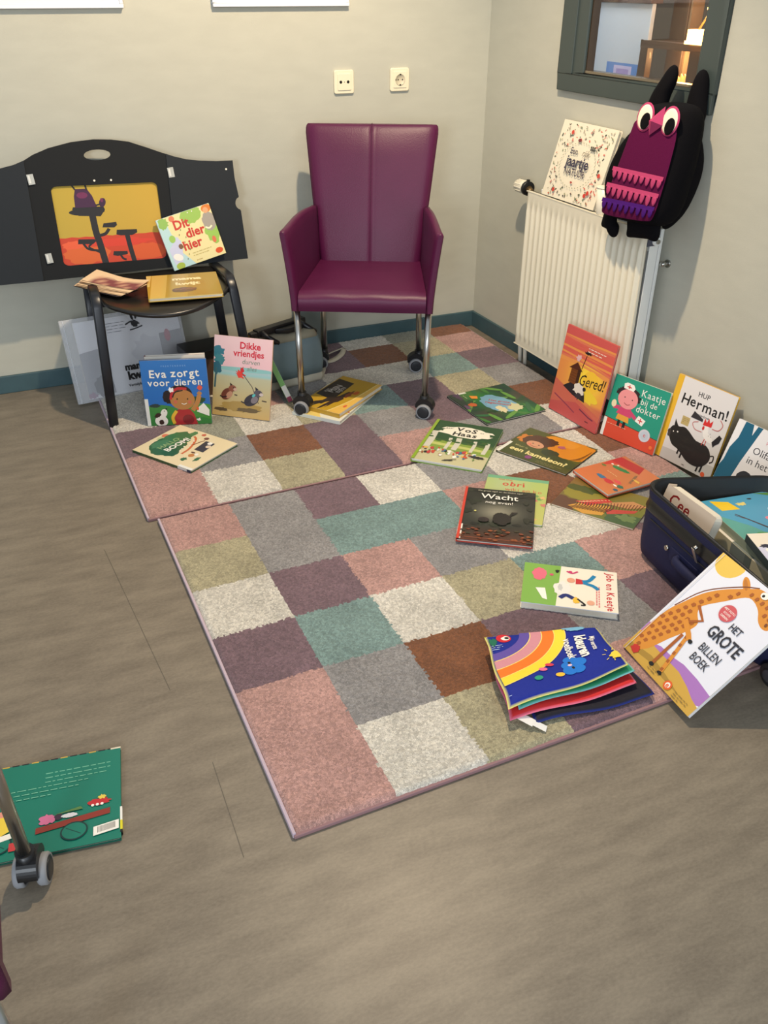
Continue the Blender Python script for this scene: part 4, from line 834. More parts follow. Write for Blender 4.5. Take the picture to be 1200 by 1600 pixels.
def art_giraffe(a):
    a.base(lambda u, v: (228, 230, 240), 1, 1); O_, S_ = (216, 142, 52), (166, 92, 38)
    a.E((230, 194, 88), .15, .985, .165)
    a.P((172, 124, 190), (0, .17), (.06, .21), (.03, .27), (0, .27)); a.raw((170, 118, 188), [a._p(*p) for p in [(.20, .17), (.29, .20), (.45, .205), (.60, .225), (.80, .22), (1, .20), (1, .10), (.9, .06), (.78, .12), (.62, .165), (.45, .15), (.30, .13)]])
    a.raw((206, 164, 70), [a._p(*p) for p in [(0, 0), (1, 0), (1, .085), (.90, .10), (.78, .135), (.62, .165), (.45, .165), (.30, .165), (.16, .17), (0, .18)]])
    a.raw((170, 134, 56), [a._p(*p) for p in [(.02, .03), (.02, .07), (.30, .105), (.55, .085), (.80, .05), (.55, .05), (.3, .06)]])
    body = [(.10, .05), (.03, .12), (.015, .23), (.045, .42), (.10, .54), (.178, .678), (.29, .79), (.414, .876), (.50, .93), (.57, .965), (.70, .965), (.82, .90), (.92, .83), (.90, .775), (.84, .765), (.77, .79), (.70, .84), (.60, .87), (.518, .853), (.40, .74), (.275, .61), (.30, .55), (.38, .50), (.37, .42), (.29, .28), (.21, .12)]
    a.raw(O_, [a._p(*p) for p in smooth_closed(body, 3)])
    a.E(O_, .43, .925, .035, .085, 52); a.E((190, 120, 50), .425, .922, .018, .06, 52); a.S((120, 66, 34), .012, (.06, .48), (.17, .70), (.40, .885), (.55, .965))
    bp = smooth_closed(body, 3)
    def ins(p):
        k = False
        for i in range(len(bp)):
            q, r = bp[i], bp[i - 1]
            if (q[1] > p[1]) != (r[1] > p[1]) and p[0] < (r[0] - q[0]) * (p[1] - q[1]) / (r[1] - q[1]) + q[0]: k = not k
        return k
    for jj in range(17):
        for ii in range(14):
            u, v = .03 + ii * .068 + .034 * (jj % 2), .10 + jj * .053; s_ = .024 if v < .8 else .017
            if all(ins((u + dx, v + dy)) for dx in (-s_, s_) for dy in (-.018, .018)):
                u += a.rng.uniform(-.006, .006); a.P(S_, (u - s_, v - .012), (u + s_ * .4, v - .017), (u + s_, v + .004), (u + s_ * .5, v + .017), (u - s_ * .7, v + .013))
    a.S(S_, .034, (.36, .37), (.36, .22), (.362, .08), sm=False); a.S(O_, .040, (.40, .41), (.45, .24), (.49, .075), sm=False); a.B(BK, .362, .065, .028, .02); a.B(BK, .49, .06, .028, .02)
    for k in range(5): a.S(S_, .03, (.405 + .018 * k, .385 - .07 * k), (.41 + .018 * k, .36 - .07 * k), sm=False)
    a.S(S_, .03, (.25, .60), (.40, .535), (.29, .455), sm=False); a.S(O_, .05, (.26, .46), (.40, .40), (.45, .37), sm=False); a.B(BK, .47, .37, .026, .02); a.B((196, 52, 44), .12, .055, .05, .045, .2)
    a.E(WH, .645, .945, .042, .034); a.E(BK, .635, .94, .014); a.E((120, 66, 34), .86, .80, .012, .018)
    a.E((204, 90, 96), .52, .69, .085)
    for k, s_ in enumerate(('MET FOTO', 'ECHTE', 'DIEREN')): a.T(s_, .52, .705 - k * .028, .028, WH, bold=.01)
    D_ = (44, 44, 52)
    a.T('HET', .70, .615, .100, D_, bold=.012, sx=.75); a.T('GROTE', .705, .49, .165, D_, bold=.022, sx=.74); a.T('BILLEN', .695, .375, .115, D_, bold=.004, sx=.74); a.T('BOEK', .685, .285, .115, D_, bold=.004, sx=.74)
    a.E((226, 98, 40), .645, .045, .045); a.E(WH, .645, .045, .027); a.T('e', .645, .028, .07, (226, 98, 40), bold=.03); a.lines((150, 120, 60), .74, .92, .05, 3, .018, .008); a.lines((150, 120, 60), .36, .50, .045, 2, .018, .008)
    a.S((206, 206, 212), .006, (.035, 0), (.035, 1), sm=False)
def art_dit(a):
    a.base(lambda u, v: (240, 226, 164), 1, 1); a.P((188, 220, 220), (0, .0), (0, 1), (.14, 1), (.18, .66), (.30, .5), (.24, .3), (.42, 0)); a.P((206, 208, 232), (.04, .4), (.26, .60), (.30, .42), (.2, .1), (.06, .1))
    a.B((160, 196, 90), .62, .90, .19, .14, .1); a.B((160, 200, 90), .90, .48, .13, .2, .15); a.B((150, 190, 90), .10, .90, .09, .10, .2); a.B((170, 160, 146), .90, .68, .12, .16, .1); a.E((224, 130, 50), .92, .93, .09, .07); a.E((236, 170, 120), .9, .90, .05); a.E((222, 90, 40), .90, .10, .07, .05); a.E((160, 200, 90), .16, .58, .055, .065); a.E((130, 90, 60), .26, .40, .04, .045); a.E(WH, .15, .22, .09, .06, -30); a.E((170, 190, 70), .14, .05, .08, .06)
    a.S((246, 240, 200), .03, (.80, .60), (.86, .56), (.92, .59)); a.E((226, 120, 80), .88, .33, .035, .06); a.E((226, 130, 90), .27, .94, .05); a.E(WH, .58, .96, .01); a.E(WH, .66, .96, .01)
    a.T('Dit', .40, .72, .22, (206, 62, 44), bold=.03); a.T('dier', .60, .51, .22, (206, 62, 44), bold=.03); a.T('hier', .48, .30, .22, (206, 62, 44), bold=.03); a.lines((200, 180, 110), .42, .78, .20, 2, .05, .02); a.lines((190, 160, 90), .45, .62, .05, 1, .05, .02)
    for k in range(8): a.S((110, 120, 60), .012, (.30 + .05 * (k % 3), .12 + .08 * k), (.31 + .05 * (k % 3), .15 + .08 * k), sm=False)
def art_mama(a):
    a.base(lambda u, v: (176, 142, 44), 2, 2); a.P((206, 176, 92), (.08, 1), (.30, 1), (.22, 0), (.02, 0)); a.P((160, 126, 40), (.52, 0), (1, 0), (1, 1), (.6, 1)); a.P((214, 188, 110), (0, .5), (0, 1), (.07, 1), (.03, .5))
    a.T('mama', .56, .72, .17, (240, 226, 176), bold=.05); a.T('kwijt', .56, .50, .17, (240, 226, 176), bold=.05); a.B((96, 60, 44), .50, .28, .17, .11, .12)
    for k in range(8): a.E((130, 80, 60), .38 + .035 * k, .30 + .02 * (k % 2), .02, .025)
def art_nat(a):
    a.base(lambda u, v: (226, 218, 196), 1, 1); P = [(60, 66, 50), (150, 150, 120), (190, 120, 110), (206, 70, 56), (110, 130, 100), (90, 84, 76), (170, 160, 140)]
    for k in range(330):
        u, v = a.rng.uniform(.04, .96), a.rng.uniform(.03, .97); d = ((u - .5) / .34) ** 2 + ((v - .47) / .33) ** 2
        if d > 1: a.E(a.rng.choice(P), u, v, a.rng.uniform(.010, .022), a.rng.uniform(.004, .010), a.rng.uniform(0, 180), 8)
    for k in range(40):
        q = 2 * math.pi * k / 40; a.E((150, 150, 124), .5 + .315 * math.cos(q), .47 + .29 * math.sin(q), .012, .005, math.degrees(q) + 60, 7)
    for u, v in ((.25, .86), (.80, .14), (.84, .18), (.93, .42), (.22, .10)): a.E((196, 60, 48), u, v, .024)
    for k in range(6): a.E((50, 50, 46), .66 + .03 * (k % 3), .70 + .03 * (k // 3), .013)
    a.E((110, 40, 44), .42, .78, .03, .018); a.T('Een', .38, .60, .095, (54, 46, 70), bold=.01); a.T('rijk', .60, .60, .10, (120, 110, 96), shear=.3); a.T('jaartje', .5, .445, .165, (44, 38, 66), bold=.018); a.T('NATUUR', .5, .335, .105, (54, 46, 70), bold=.01, sx=.9); a.B((170, 60, 56), .5, .25, .018, .014, .3)
def art_yel(a):
    a.base(lambda u, v: (196 - 10 * u, 156 - 8 * u, 36), 3, 3); a.P((46, 38, 32), (.36, .98), (.90, .98), (.86, .56), (.30, .50)); a.B((50, 38, 30), .22, .62, .22, .05, .4, 20, -25); a.B((60, 40, 30), .34, .42, .30, .04, .4, 22, -8); a.B((190, 90, 30), .62, .26, .06, .035, .2); a.B((140, 70, 36), .52, .34, .10, .03, .3)
    a.T('KIJK', .52, .84, .06, (196, 190, 180)); a.T('MIJN', .60, .70, .12, (206, 200, 190), bold=.01); a.T('BIJEN', .60, .58, .08, (206, 200, 190)); a.P((236, 190, 90), (0, 0), (1, 0), (1, .10), (.4, .16), (0, .30)); a.S((240, 222, 150), .012, (0, .3), (.4, .15), (1, .1)); a.E((226, 110, 60), .22, .10, .04, .02)
def art_under(a):
    a.base(lambda u, v: (228, 228, 214), 2, 2); a.P((236, 210, 120), (0, .4), (0, .9), (.2, .6)); 
    for k in range(22): a.B(a.rng.choice([(120, 160, 70), (196, 60, 50), (226, 200, 90), (80, 130, 70)]), a.rng.uniform(.2, .98), a.rng.uniform(.02, .3), .03, .015, .4, 9, a.rng.uniform(0, 90))
def art_greenback(a):
    a.base(lambda u, v: (14, 118, 98), 2, 2); a.lines((120, 190, 160), .42, .92, .84, 3, .05, .012); a.lines((120, 190, 160), .10, .75, .69, 2, .05, .012); a.lines((120, 190, 160), .10, .55, .59, 1, .05, .012)
    a.P((140, 50, 36), (.38, .20), (.92, .27), (.92, .33), (.38, .26)); a.B((206, 110, 150), .46, .33, .06, .045, .2); a.B((60, 40, 60), .54, .335, .03); a.B((220, 220, 226), .62, .33, .06, .02); a.B((190, 40, 46), .84, .41, .08, .035, .2); a.B((226, 200, 80), .86, .46, .03, .02, .3)
    for k in range(3): a.E(WH, .79 + .035 * k, .385, .012)
    for u in (.66, .12): a.E((10, 50, 50), u, .16, .10, .085); a.E((14, 118, 98), u, .16, .088, .073); a.S((10, 50, 50), .006, (u - .06, .2), (u + .05, .12), sm=False)
    a.P((238, 206, 70), (.02, .24), (.04, .46), (.16, .44), (.22, .30), (.12, .24)); a.E((226, 150, 130), .12, .47, .03); a.P(WH, (.04, .17), (.22, .21), (.24, .27), (.1, .24)); a.P((200, 60, 60), (.20, .08), (.20, .16), (.27, .16), (.27, .08)); a.B((30, 30, 40), .30, .11, .04, .02, .3); a.P((90, 130, 70), (.5, .36), (.7, .40), (.72, .37)); 
    a.P(WH, (.80, .065), (.80, .155), (.985, .185), (.985, .095))
    for k in range(14): u = .83 + k * .0095; a.P(BK, (u, .085 + (u - .8) * .16), (u, .145 + (u - .8) * .16), (u + .004, .145 + (u - .8) * .16), (u + .004, .085 + (u - .8) * .16))
def art_cee(a):
    a.base(lambda u, v: (206, 190, 172), 1, 1); a.T('Cee', .34, .72, .26, (130, 34, 34), bold=.015); a.E((150, 60, 50), .7, .3, .1)
def art_blue(a):
    a.base(lambda u, v: (74 + 20 * u, 150 + 8 * v, 190), 3, 3); a.P((90, 160, 150), (0, 0), (0, .75), (.25, .5), (.55, .0)); a.B((80, 150, 90), .25, .35, .10, .06, .1); a.P((236, 196, 40), (.12, .80), (.10, .98), (.30, .92), (.34, .78)); a.B((226, 206, 120), .42, .86, .06, .03, .3); a.B((60, 60, 60), .58, .92, .03, .015, .4)
    a.S((70, 60, 64), (.015, .05), (.22, .72), (.45, .38), (.60, .10)); a.B((222, 130, 144), .60, .55, .12, .055, .15, 24, -35); a.S((80, 70, 80), .01, (.2, .7), (.3, .6), sm=False); a.P((90, 140, 70), (.7, 1), (1, .95), (1, .75), (.9, .9)); a.T('vier', .84, .72, .12, WH, bold=.04, rot=-30); a.T('kampen', .78, .60, .12, WH, bold=.04, rot=-30)
def art_small(a):
    a.base(lambda u, v: (232, 222, 204), 1, 1); a.P((206, 206, 226), (0, 0), (0, .6), (1, .6), (1, 0)); a.E((196, 50, 46), .18, .14, .10); a.B((40, 40, 60), .16, .62, .10, .05, .3); a.B((150, 90, 80), .4, .5, .12, .04, .4); a.B(WH, .2, .5, .1, .08, .2)
def art_behind(a): a.base(lambda u, v: (236, 228, 214), 1, 1)
def art_greenlean(a): a.base(lambda u, v: (90, 150, 90), 1, 1); a.T('groen', .5, .6, .15, WH)

# ------------------------------------------------------------------ picture books: placing
RT = 0.0175
book('eva', 'blue book with a girl and a dog on its cover, standing before the clear folder', 0.229, 0.243, 0.010, art_eva, (0.316, 2.926), -17.0, 86.0, z=0.019, spine=(60, 110, 170), sticker=(0.0, 0.42, (236, 236, 230), (60, 160, 80)))
book('dikke', 'tall pink and sand-coloured book with two small animals, leaning beside the blue book', 0.226, 0.291, 0.008, art_dikke, (0.553, 2.934), -37.8, 72.6, z=0.0205, spine=(190, 150, 120))
book('boom', 'cream book with a round green tree lying flat near the black chair', 0.231, 0.270, 0.010, art_boom, (0.385, 2.520), 34.5, base=RT, spine=(50, 90, 50), sticker=(0.0, 0.22, (236, 236, 230), (40, 60, 90)))
book('vos', 'dark green book with a light title cloud and green spine, flat beside the armchair castor', 0.246, 0.318, 0.012, art_vos, (1.084, 2.320), -42.4, base=RT, spine=(120, 160, 50), edge=(240, 240, 244))
book('jungle', 'green jungle book with a blue centre, flat between armchair and radiator', 0.276, 0.265, 0.008, art_jungle, (1.428, 2.735), -85.0, base=RT, spine=(20, 40, 30), edge=(20, 30, 24), sticker=(0.0, 0.3, (220, 220, 210), (60, 60, 60)))
book('kameleon', 'olive and orange book with a curly-haired child, lying flat in the middle', 0.269, 0.223, 0.008, art_kam, (1.384, 2.270), -62.2, base=RT, spine=(60, 66, 30), edge=(110, 70, 34), sticker=(0.0, 0.4, (226, 226, 214), (90, 90, 60)))
book('pattern', 'book with wavy yellow and red stripes, half under the orange book', 0.262, 0.200, 0.006, art_pat, (1.366, 1.895), -56.2, base=RT, spine=(150, 130, 90), edge=(196, 170, 140))
book('red', 'orange book with a red band and green shape, resting on the striped book', 0.177, 0.215, 0.011, art_red, (1.531, 2.025), -86.5, base=RT + 0.012, spine=(200, 90, 60))
book('obri', 'pale green book mostly covered by the dark hedgehog book', 0.196, 0.271, 0.008, art_obri, (1.115, 1.911), -36.5, base=RT, spine=(150, 180, 110))
book('wacht', 'dark forest book with black hedgehog and red spine, flat on the pale green book', 0.218, 0.300, 0.009, art_wacht, (0.997, 1.816), -33.1, base=RT + 0.009, spine=(204, 60, 44), edge=(60, 70, 90), sticker=(0.02, 0.28, (236, 236, 226), (226, 180, 50)))
book('job', 'white and green book with red sideways title, lying flat near the suitcase', 0.180, 0.246, 0.020, art_job, (1.118, 1.636), -124.4, base=RT, spine=(230, 226, 216), edge=(226, 232, 244))
book('gered', 'tall orange sunset book leaning against the white radiator', 0.260, 0.323, 0.009, art_gered, (1.742, 2.506), -83.4, 80.9, z=0.0205, spine=(206, 90, 80), edge=(214, 100, 90))
book('kaatje', 'green and red book with a nurse girl, leaning against the wall beside the sunset book', 0.221, 0.221, 0.009, art_kaatje, (1.793, 2.247), -72.5, 77.5, z=0.0205, spine=(206, 210, 200), sticker=(0.0, 0.3, (236, 236, 226), (200, 40, 40)))
book('herman', 'white book with a big black pig and a yellow spine, leaning against the right wall', 0.230, 0.285, 0.010, art_herman, (1.876, 2.049), -79.6, 78.6, z=0.0205, spine=(232, 182, 50), edge=(206, 204, 200))
book('olif', 'white book with a dark teal tree, leaning between the pig book and the suitcase', 0.226, 0.262, 0.009, art_olif, (1.838, 1.752), -80.9, 70.5, z=0.0205, spine=(226, 230, 232), edge=(226, 226, 226))
book('giraffe', 'big white book with a giraffe, leaning on the near side of the suitcase', 0.251, 0.325, 0.010, art_giraffe, (1.166, 1.254), -92.8, 42.3, z=0.024, spine=(240, 240, 244), edge=(222, 216, 200))
book('underyellow', 'pale book with green and red flowers, bottom of the stack under the armchair', 0.290, 0.200, 0.014, art_under, (0.962, 2.672), 42, base=RT, spine=(226, 230, 220))
book('yellow', 'yellow book with a black title band, on top of the stack under the armchair', 0.306, 0.182, 0.017, art_yel, (0.968, 2.695), 36.4, base=RT + 0.0145, spine=(190, 150, 50))
book('greenback', 'dark green book lying face down on the bare floor beside the near armchair', 0.255, 0.235, 0.008, art_greenback, (-0.292, 1.212), -8, base=0.001, spine=(18, 100, 84), edge=(30, 60, 50), group=BOOKS)
gb = [o for o in bpy.data.objects if o.get('label', '').startswith('dark green book lying face down')][0]
mb = MB(); mb.box((0.2535, 0.020, 0.0005), (0.2575, 0.075, 0.0084), PRINT, (238, 236, 228)); mb.box((0.2535, 0.020, 0.0004), (0.2578, 0.042, 0.0085), PRINT, (226, 214, 40)); mb.box((0.2535, 0.013, 0.0004), (0.2578, 0.020, 0.0085), PRINT, (20, 20, 20)); tag(mb.build('spine_sticker', gb), 'white and yellow spine sticker')
mb = MB()
for k in range(12): mb.box((0.02 + k * .019, 0.2335, 0.001), (0.02 + k * .019 + .014, 0.2362, 0.0083), PRINT, (30, 26, 34) if k % 3 else (206, 170, 70))
mb.box((0.235, 0.2325, 0.001), (0.2555, 0.2362, 0.0084), PRINT, (226, 214, 190)); mb.build('worn_edge', gb)
#
# second book standing behind the blue one, and the green one seen from its spine
book('behind', 'white book with fanned pages standing just behind the blue book', 0.210, 0.240, 0.018, art_behind, (0.338, 2.958), -15.0, 85.0, z=0.0215, spine=(150, 40, 50), edge=(150, 40, 50), back=(236, 230, 220))
P0, P1 = Vector((0.845, 2.925, 0.020)), Vector((0.775, 2.975, 0.215)); yv = (P1 - P0).normalized(); xv = Vector((0.12, 0.99, 0.0)); xv = (xv - yv * xv.dot(yv)).normalized(); nv = xv.cross(yv)
book('greenlean', 'green book seen from its spine, leaning behind the pink book', 0.20, 0.207, 0.020, art_greenlean, None, 0, mw=frame(P0, xv, yv, nv), spine=(120, 176, 96), sticker=(0.0, 0.32, (226, 226, 220), (150, 60, 90)))

# books on the black chair
book('mama', 'shiny yellow book lying on the right half of the black chair seat', 0.252, 0.270, 0.012, art_mama, (0.385, 2.955), -8.0, base=0.4585, spine=(200, 166, 70), edge=(230, 210, 140))
D0 = KM @ Vector((0.617, -0.012, 0.018)); xr = Vector((0.205, 0.046, 0)).normalized(); X3 = (KM.to_3x3() @ xr); Y3 = KM.to_3x3() @ Vector((-xr.y - 0.03, xr.x, 0)).normalized(); Y3 = (Y3 - X3 * Y3.dot(X3)).normalized()
book('dit', 'square pastel board book standing tilted on the chair against the theatre', 0.209, 0.188, 0.016, art_dit, None, 0, mw=frame(D0, X3, Y3, X3.cross(Y3)), spine=(206, 226, 224), edge=(240, 236, 210))
# floppy booklet of story sheets on the left of the seat
fm_ = Matrix.Translation((0.27, 3.16, 0.458)); t = thing('loose_booklet', 'fanned cream and plum paper booklet on the left half of the black chair seat', 'booklet', mw=fm_)
rng = random.Random(4)
for k in range(9):
    mb = MB(); ang = math.radians(-50 + rng.uniform(-5, 5) + k * 1.2); L, Wd = 0.215, 0.10; NX, NY = 10, 4; v = []; cc = []
    for j in range(NY + 1):
        for i in range(NX + 1):
            x, y = (i / NX - .5) * L, (j / NY - .5) * Wd; z = 0.004 + 0.0016 * k + 0.012 * (1 - i / NX) ** 2 * (k / 9 + .4) + 0.004 * math.sin(5 * i / NX + k) * (j / NY) + 0.006 * (j / NY) * (k / 9)
            X, Y = x + rng.uniform(-.0005, .0005) + 0.003 * k, y + 0.004 * k; v.append((X * math.cos(ang) - Y * math.sin(ang), X * math.sin(ang) + Y * math.cos(ang), z))
            cc.append((226, 196, 158) if (k < 8 or j > 2 or i < 2) else ((126, 66, 70) if (i * 7 + j * 3) % 4 else (206, 160, 130)))
    f = [(j * (NX + 1) + i, j * (NX + 1) + i + 1, (j + 1) * (NX + 1) + i + 1, (j + 1) * (NX + 1) + i) for j in range(NY) for i in range(NX)]
    if k == 0: cc = [(40, 34, 44)] * len(cc)
    mb.add(v, f, MATTPRINT, smooth=True, cols=cc); mb.build('sheet', t, fixn=False)

# ------------------------------------------------------------------ clear folder under the black chair
yw = math.radians(5.8); tl = math.radians(71.2); r_ = Vector((math.cos(yw), math.sin(yw), 0)); bk_ = Vector((-math.sin(yw), math.cos(yw), 0)); u_ = bk_ * math.cos(tl) + Vector((0, 0, 1)) * math.sin(tl); n_ = r_.cross(u_)
FM = frame(Vector((0.106, 3.226, 0.012)) - n_ * 0.02, r_, u_, n_)
t = thing('plastic_folder', 'translucent plastic folder with story cards, leaning below the black chair', 'folder', mw=FM)
pm = bpy.data.materials.new('frosted_plastic'); pm.use_nodes = True; nt = pm.node_tree; b = nt.nodes['Principled BSDF']; b.inputs['Base Color'].default_value = lin((232, 234, 238)); b.inputs['Roughness'].default_value = 0.3; b.inputs['Alpha'].default_value = 0.26
mb = MB(); w, h = 0.455, 0.315
mb.box((0, 0, 0.0), (w, h, 0.001), pm); mb.box((0, 0, 0.019), (w, h, 0.020), pm); mb.box((0, 0, 0), (0.0012, h, 0.02), pm); mb.box((w - .0012, 0, 0), (w, h, 0.02), pm); mb.box((0, 0, 0), (w, 0.0012, 0.02), pm)
mb.box((0.012, 0, 0.020), (0.0135, h, 0.0212), mat('plastic_rib', (222, 226, 230), 0.3)); mb.box((0, h - .0012, 0), (w, h, 0.02), pm); mb.build('shell', t)
mb = MB(); a = Art(0.40, 0.29, 6); a.base(lambda u, v: (240, 240, 244), 1, 1); a.P((150, 152, 160), (0.0, 0.05), (0.0, .60), (.24, .64), (.26, .03)); a.B((46, 50, 66), .16, .14, .085, .10, .2); a.B((150, 90, 130), .04, .04, .04, .03, .4); a.B((222, 223, 228), .66, .5, .16, .15, .2); a.P((150, 150, 154), (.78, .2), (.78, .7), (1, .72), (1, .2)); a.E((200, 90, 110), .86, .66, .03, .06)
a.emit(mb, 0.0165, m=MATTPRINT, T=lambda p: (p[0] + 0.045, p[1] + 0.01, p[2])); mb.box((0.045, 0.01, 0.004), (0.445, 0.30, 0.0162), page_m); mb.build('story_cards', t, fixn=False)
mb = MB(); a = Art(w, h, 6); a.T('mama', .44, .30, .080, BK, bold=.05, al='l'); a.T('kwijt', .45, .185, .095, BK, bold=.05, al='l'); a.T('Vertelplaten', .44, .10, .032, BK, bold=.02, al='l')
a.emit(mb, 0.0203, m=MATTPRINT); mb.build('printed_title', t, fixn=False)
mb = MB(); a = Art(w, h, 6)
a.B((40, 40, 44), .60, .84, .03, .028, .2); a.E((40, 40, 44), .585, .92, .010, .028, 15); a.E((40, 40, 44), .62, .93, .010, .028, -12); a.S((50, 50, 54), .012, (.52, .84), (.58, .87), (.64, .83)); a.S((50, 50, 54), .010, (.55, .77), (.60, .78), (.66, .80)); a.lines((110, 110, 116), .36, .52, .88, 4, .035, .008)
a.emit(mb, 0.0203, m=MATTPRINT); mb.build('printed_emblem', t, fixn=False)
# dark box behind the blue book
dm = Matrix.Translation((0.60, 3.17, RT)) @ Matrix.Rotation(math.radians(8), 4, 'Z'); t = thing('storage_box', 'low black box with a brown side behind the blue book', 'box', mw=dm)
mb = MB(); mb.box((-0.09, -0.06, 0), (0.09, 0.06, 0.15), mat('brown_card', (92, 70, 56), 0.7)); mb.build('body', t, bevel=0.003)
mb = MB(); mb.box((-0.094, -0.064, 0.15), (0.094, 0.064, 0.185), black_m); mb.build('lid', t, bevel=0.004)

# ------------------------------------------------------------------ tote bag, folded stand and board behind the armchair
tm = Matrix.Translation((0.895, 3.178, RT)) @ Matrix.Rotation(math.radians(12), 4, 'Z')
t = thing('tote_bag', 'blue-grey and cream canvas tote bag on the rug behind the armchair', 'bag', mw=tm)
blue_m = mat('blue_grey_canvas', (118, 136, 140), 0.85, bump=0.6, bscale=500); crm = mat('cream_canvas', (196, 190, 172), 0.9, bump=0.6, bscale=500); bgm = mat('beige_canvas', (150, 144, 124), 0.9, bump=0.5, bscale=500)
def soft(w, d, z, k=1.0): return [Vector((p[0], p[1] + 0.006 * math.sin(p[0] * 40) * k, z)) for p in roundrect(w, d, 0.03, 4)]
mb = MB(); mb.loft([soft(.28, .22, 0.0), soft(.285, .225, .01), soft(.28, .22, .035)], crm); mb.build('cream_base', t)
mb = MB(); mb.loft([soft(.282, .222, .034), soft(.29, .23, .08), soft(.28, .22, .14), soft(.27, .19, .18)], blue_m); mb.build('bag_body', t)
mb = MB(); mb.loft([soft(.269, .188, .179), soft(.26, .15, .195), soft(.20, .08, .20), soft(.02, .01, .20)], bgm); mb.build('bag_top', t)
mb = MB(); mb.box((-0.065, -0.1145, 0.004), (-0.061, -0.111, 0.034), mat('brown_stitch', (90, 56, 40), 0.8)); mb.build('side_seam', t)
for off, (pp) in ((0, [(0.10, -0.10, .05), (0.14, -0.06, .03), (0.19, 0.02, .012), (0.26, 0.02, .008), (0.33, 0.06, .008), (0.37, 0.11, .010), (0.33, 0.10, .012), (0.24, 0.07, .014)]), (1, [(0.13, 0.02, .10), (0.17, 0.05, .06), (0.19, 0.01, .02), (0.17, -0.05, .010), (0.12, -0.11, .010)])):
    mb = MB(); P = smooth_open(pp, 6); n = len(P); v = []; f = []
    for i, p in enumerate(P): tt = (P[min(i + 1, n - 1)] - P[max(i - 1, 0)]).normalized(); q = Vector((-tt.y, tt.x, 0.35)).normalized() * 0.011; v += [p + q, p - q, p - q + Vector((0, 0, -.002)), p + q + Vector((0, 0, -.002))]
    for i in range(n - 1):
        for k in range(4): f.append((4 * i + k, 4 * i + (k + 1) % 4, 4 * i + 4 + (k + 1) % 4, 4 * i + 4 + k))
    mb.add(v, f, crm, smooth=True); mb.build('strap', t)
sm_ = Matrix.Translation((0.88, 3.16, 0.222)) @ Matrix.Rotation(math.radians(22), 4, 'Z')
t = thing('folded_stand', 'folded black metal stand with hooked feet lying on the tote bag', 'stand', mw=sm_)
mb = MB(); mb.box((-0.10, -0.018, 0), (0.14, 0.018, 0.026), black_m); mb.prism([(-0.10, -.018), (-0.13, -.010), (-0.13, .010), (-0.10, .018)], 0.002, 0.022, black_m); mb.build('main_bar', t, bevel=0.004)
mb = MB(); mb.prism([(x, y) for x, y in ((-0.02, -0.018), (0.02, -0.052), (0.08, -0.058), (0.125, -0.03), (0.125, -0.018))], -0.004, 0.016, black_m); mb.build('clamp_plate', t, bevel=0.004)
for x in (-0.055, 0.135):
    mb = MB(); mb.tube(smooth_open([(x - .02, 0, .012), (x - .022, -.03, .006), (x - .005, -.055, -.012), (x + .018, -.062, -.03)], 4), [.011] * 12 + [.004], black_m, 10, flat=1.3); mb.build('hooked_foot', t)
mb = MB(); mb.cyl((0.085, -0.038, 0.016), (0.085, -0.038, 0.020), 0.008, steel_m); mb.build('screw', t)
mb = MB(); mb.cyl((-0.12, 0.003, 0.012), (-0.225, 0.012, 0.008), 0.0035, brass_m); mb.cyl((-0.12, -0.006, 0.012), (-0.225, 0.004, 0.008), 0.0025, brass_m); mb.build('thin_rod', t)
bmw = Matrix.Translation((1.13, 3.445, RT)); t = thing('storage_case', 'tall slim grey-blue case with rounded top standing behind the armchair', 'case', mw=bmw)
mb = MB(); o2 = [(-0.085, 0), (-0.085, 0.53), (-0.075, 0.562), (-0.05, 0.578), (0.0, 0.572), (0.05, 0.562), (0.05, 0)]; mx = frame((0, 0, 0), Vector((1, 0, 0)), Vector((0, 0, 1)), Vector((0, -1, 0))); mb.prism(o2, 0.0, 0.035, mat('grey_blue_case', (116, 126, 122), 0.6, bump=0.2, bscale=200), mx=mx); mb.build('case_body', t, bevel=0.006)
mb = MB(); mb.box((-0.03, -0.0385, 0.44), (0.02, -0.035, 0.455), black_m); mb.build('handle', t, bevel=0.002)

# ------------------------------------------------------------------ radiator
t = thing('panel_radiator', 'white ribbed panel radiator on the right wall below the window', 'radiator', mw=RW)
S0, S1, Z0, Z1, NF = 0.515, 1.205, 0.103, 0.713, 0.112
mb = MB(); NS, NZ = 21 * 10, 34; v = []
for j in range(NZ + 1):
    q = j / NZ; z = Z0 + (Z1 - Z0) * q
    env = max(0, min(1, (z - Z0 - 0.035) / 0.02)) * max(0, min(1, (Z1 - 0.045 - z) / 0.02)); env = env * env * (3 - 2 * env)
    for i in range(NS + 1):
        s_ = S0 + (S1 - S0) * i / NS; ph = (i / 10) % 1.0; e = max(0, min(1, min(s_ - S0, S1 - s_) / 0.012))
        prof = 0.5 - 0.5 * math.cos(2 * math.pi * ph); prof = max(0, prof - 0.28) / 0.72
        v.append((s_, NF - 0.009 + (1 - e) * -0.006 + env * 0.009 * prof * e + (0.004 if env == 0 else 0.004 * (1 - env)), z))
f = [(j * (NS + 1) + i, j * (NS + 1) + i + 1, (j + 1) * (NS + 1) + i + 1, (j + 1) * (NS + 1) + i) for j in range(NZ) for i in range(NS)]
mb.add(v, f, rad_m, smooth=True); mb.box((S0, NF - 0.022, Z0), (S1, NF - 0.016, Z1), rad_m); mb.box((S0, NF - 0.022, Z1 - 0.003), (S1, NF - 0.004, Z1), rad_m); mb.box((S0, NF - 0.022, Z0), (S1, NF - 0.004, Z0 + 0.003), rad_m); mb.box((S0, NF - 0.022, Z0), (S0 + .003, NF - 0.011, Z1), rad_m); mb.box((S1 - .003, NF - 0.022, Z0), (S1, NF - 0.011, Z1), rad_m)
mb.build('front_panel', t, fixn=False)
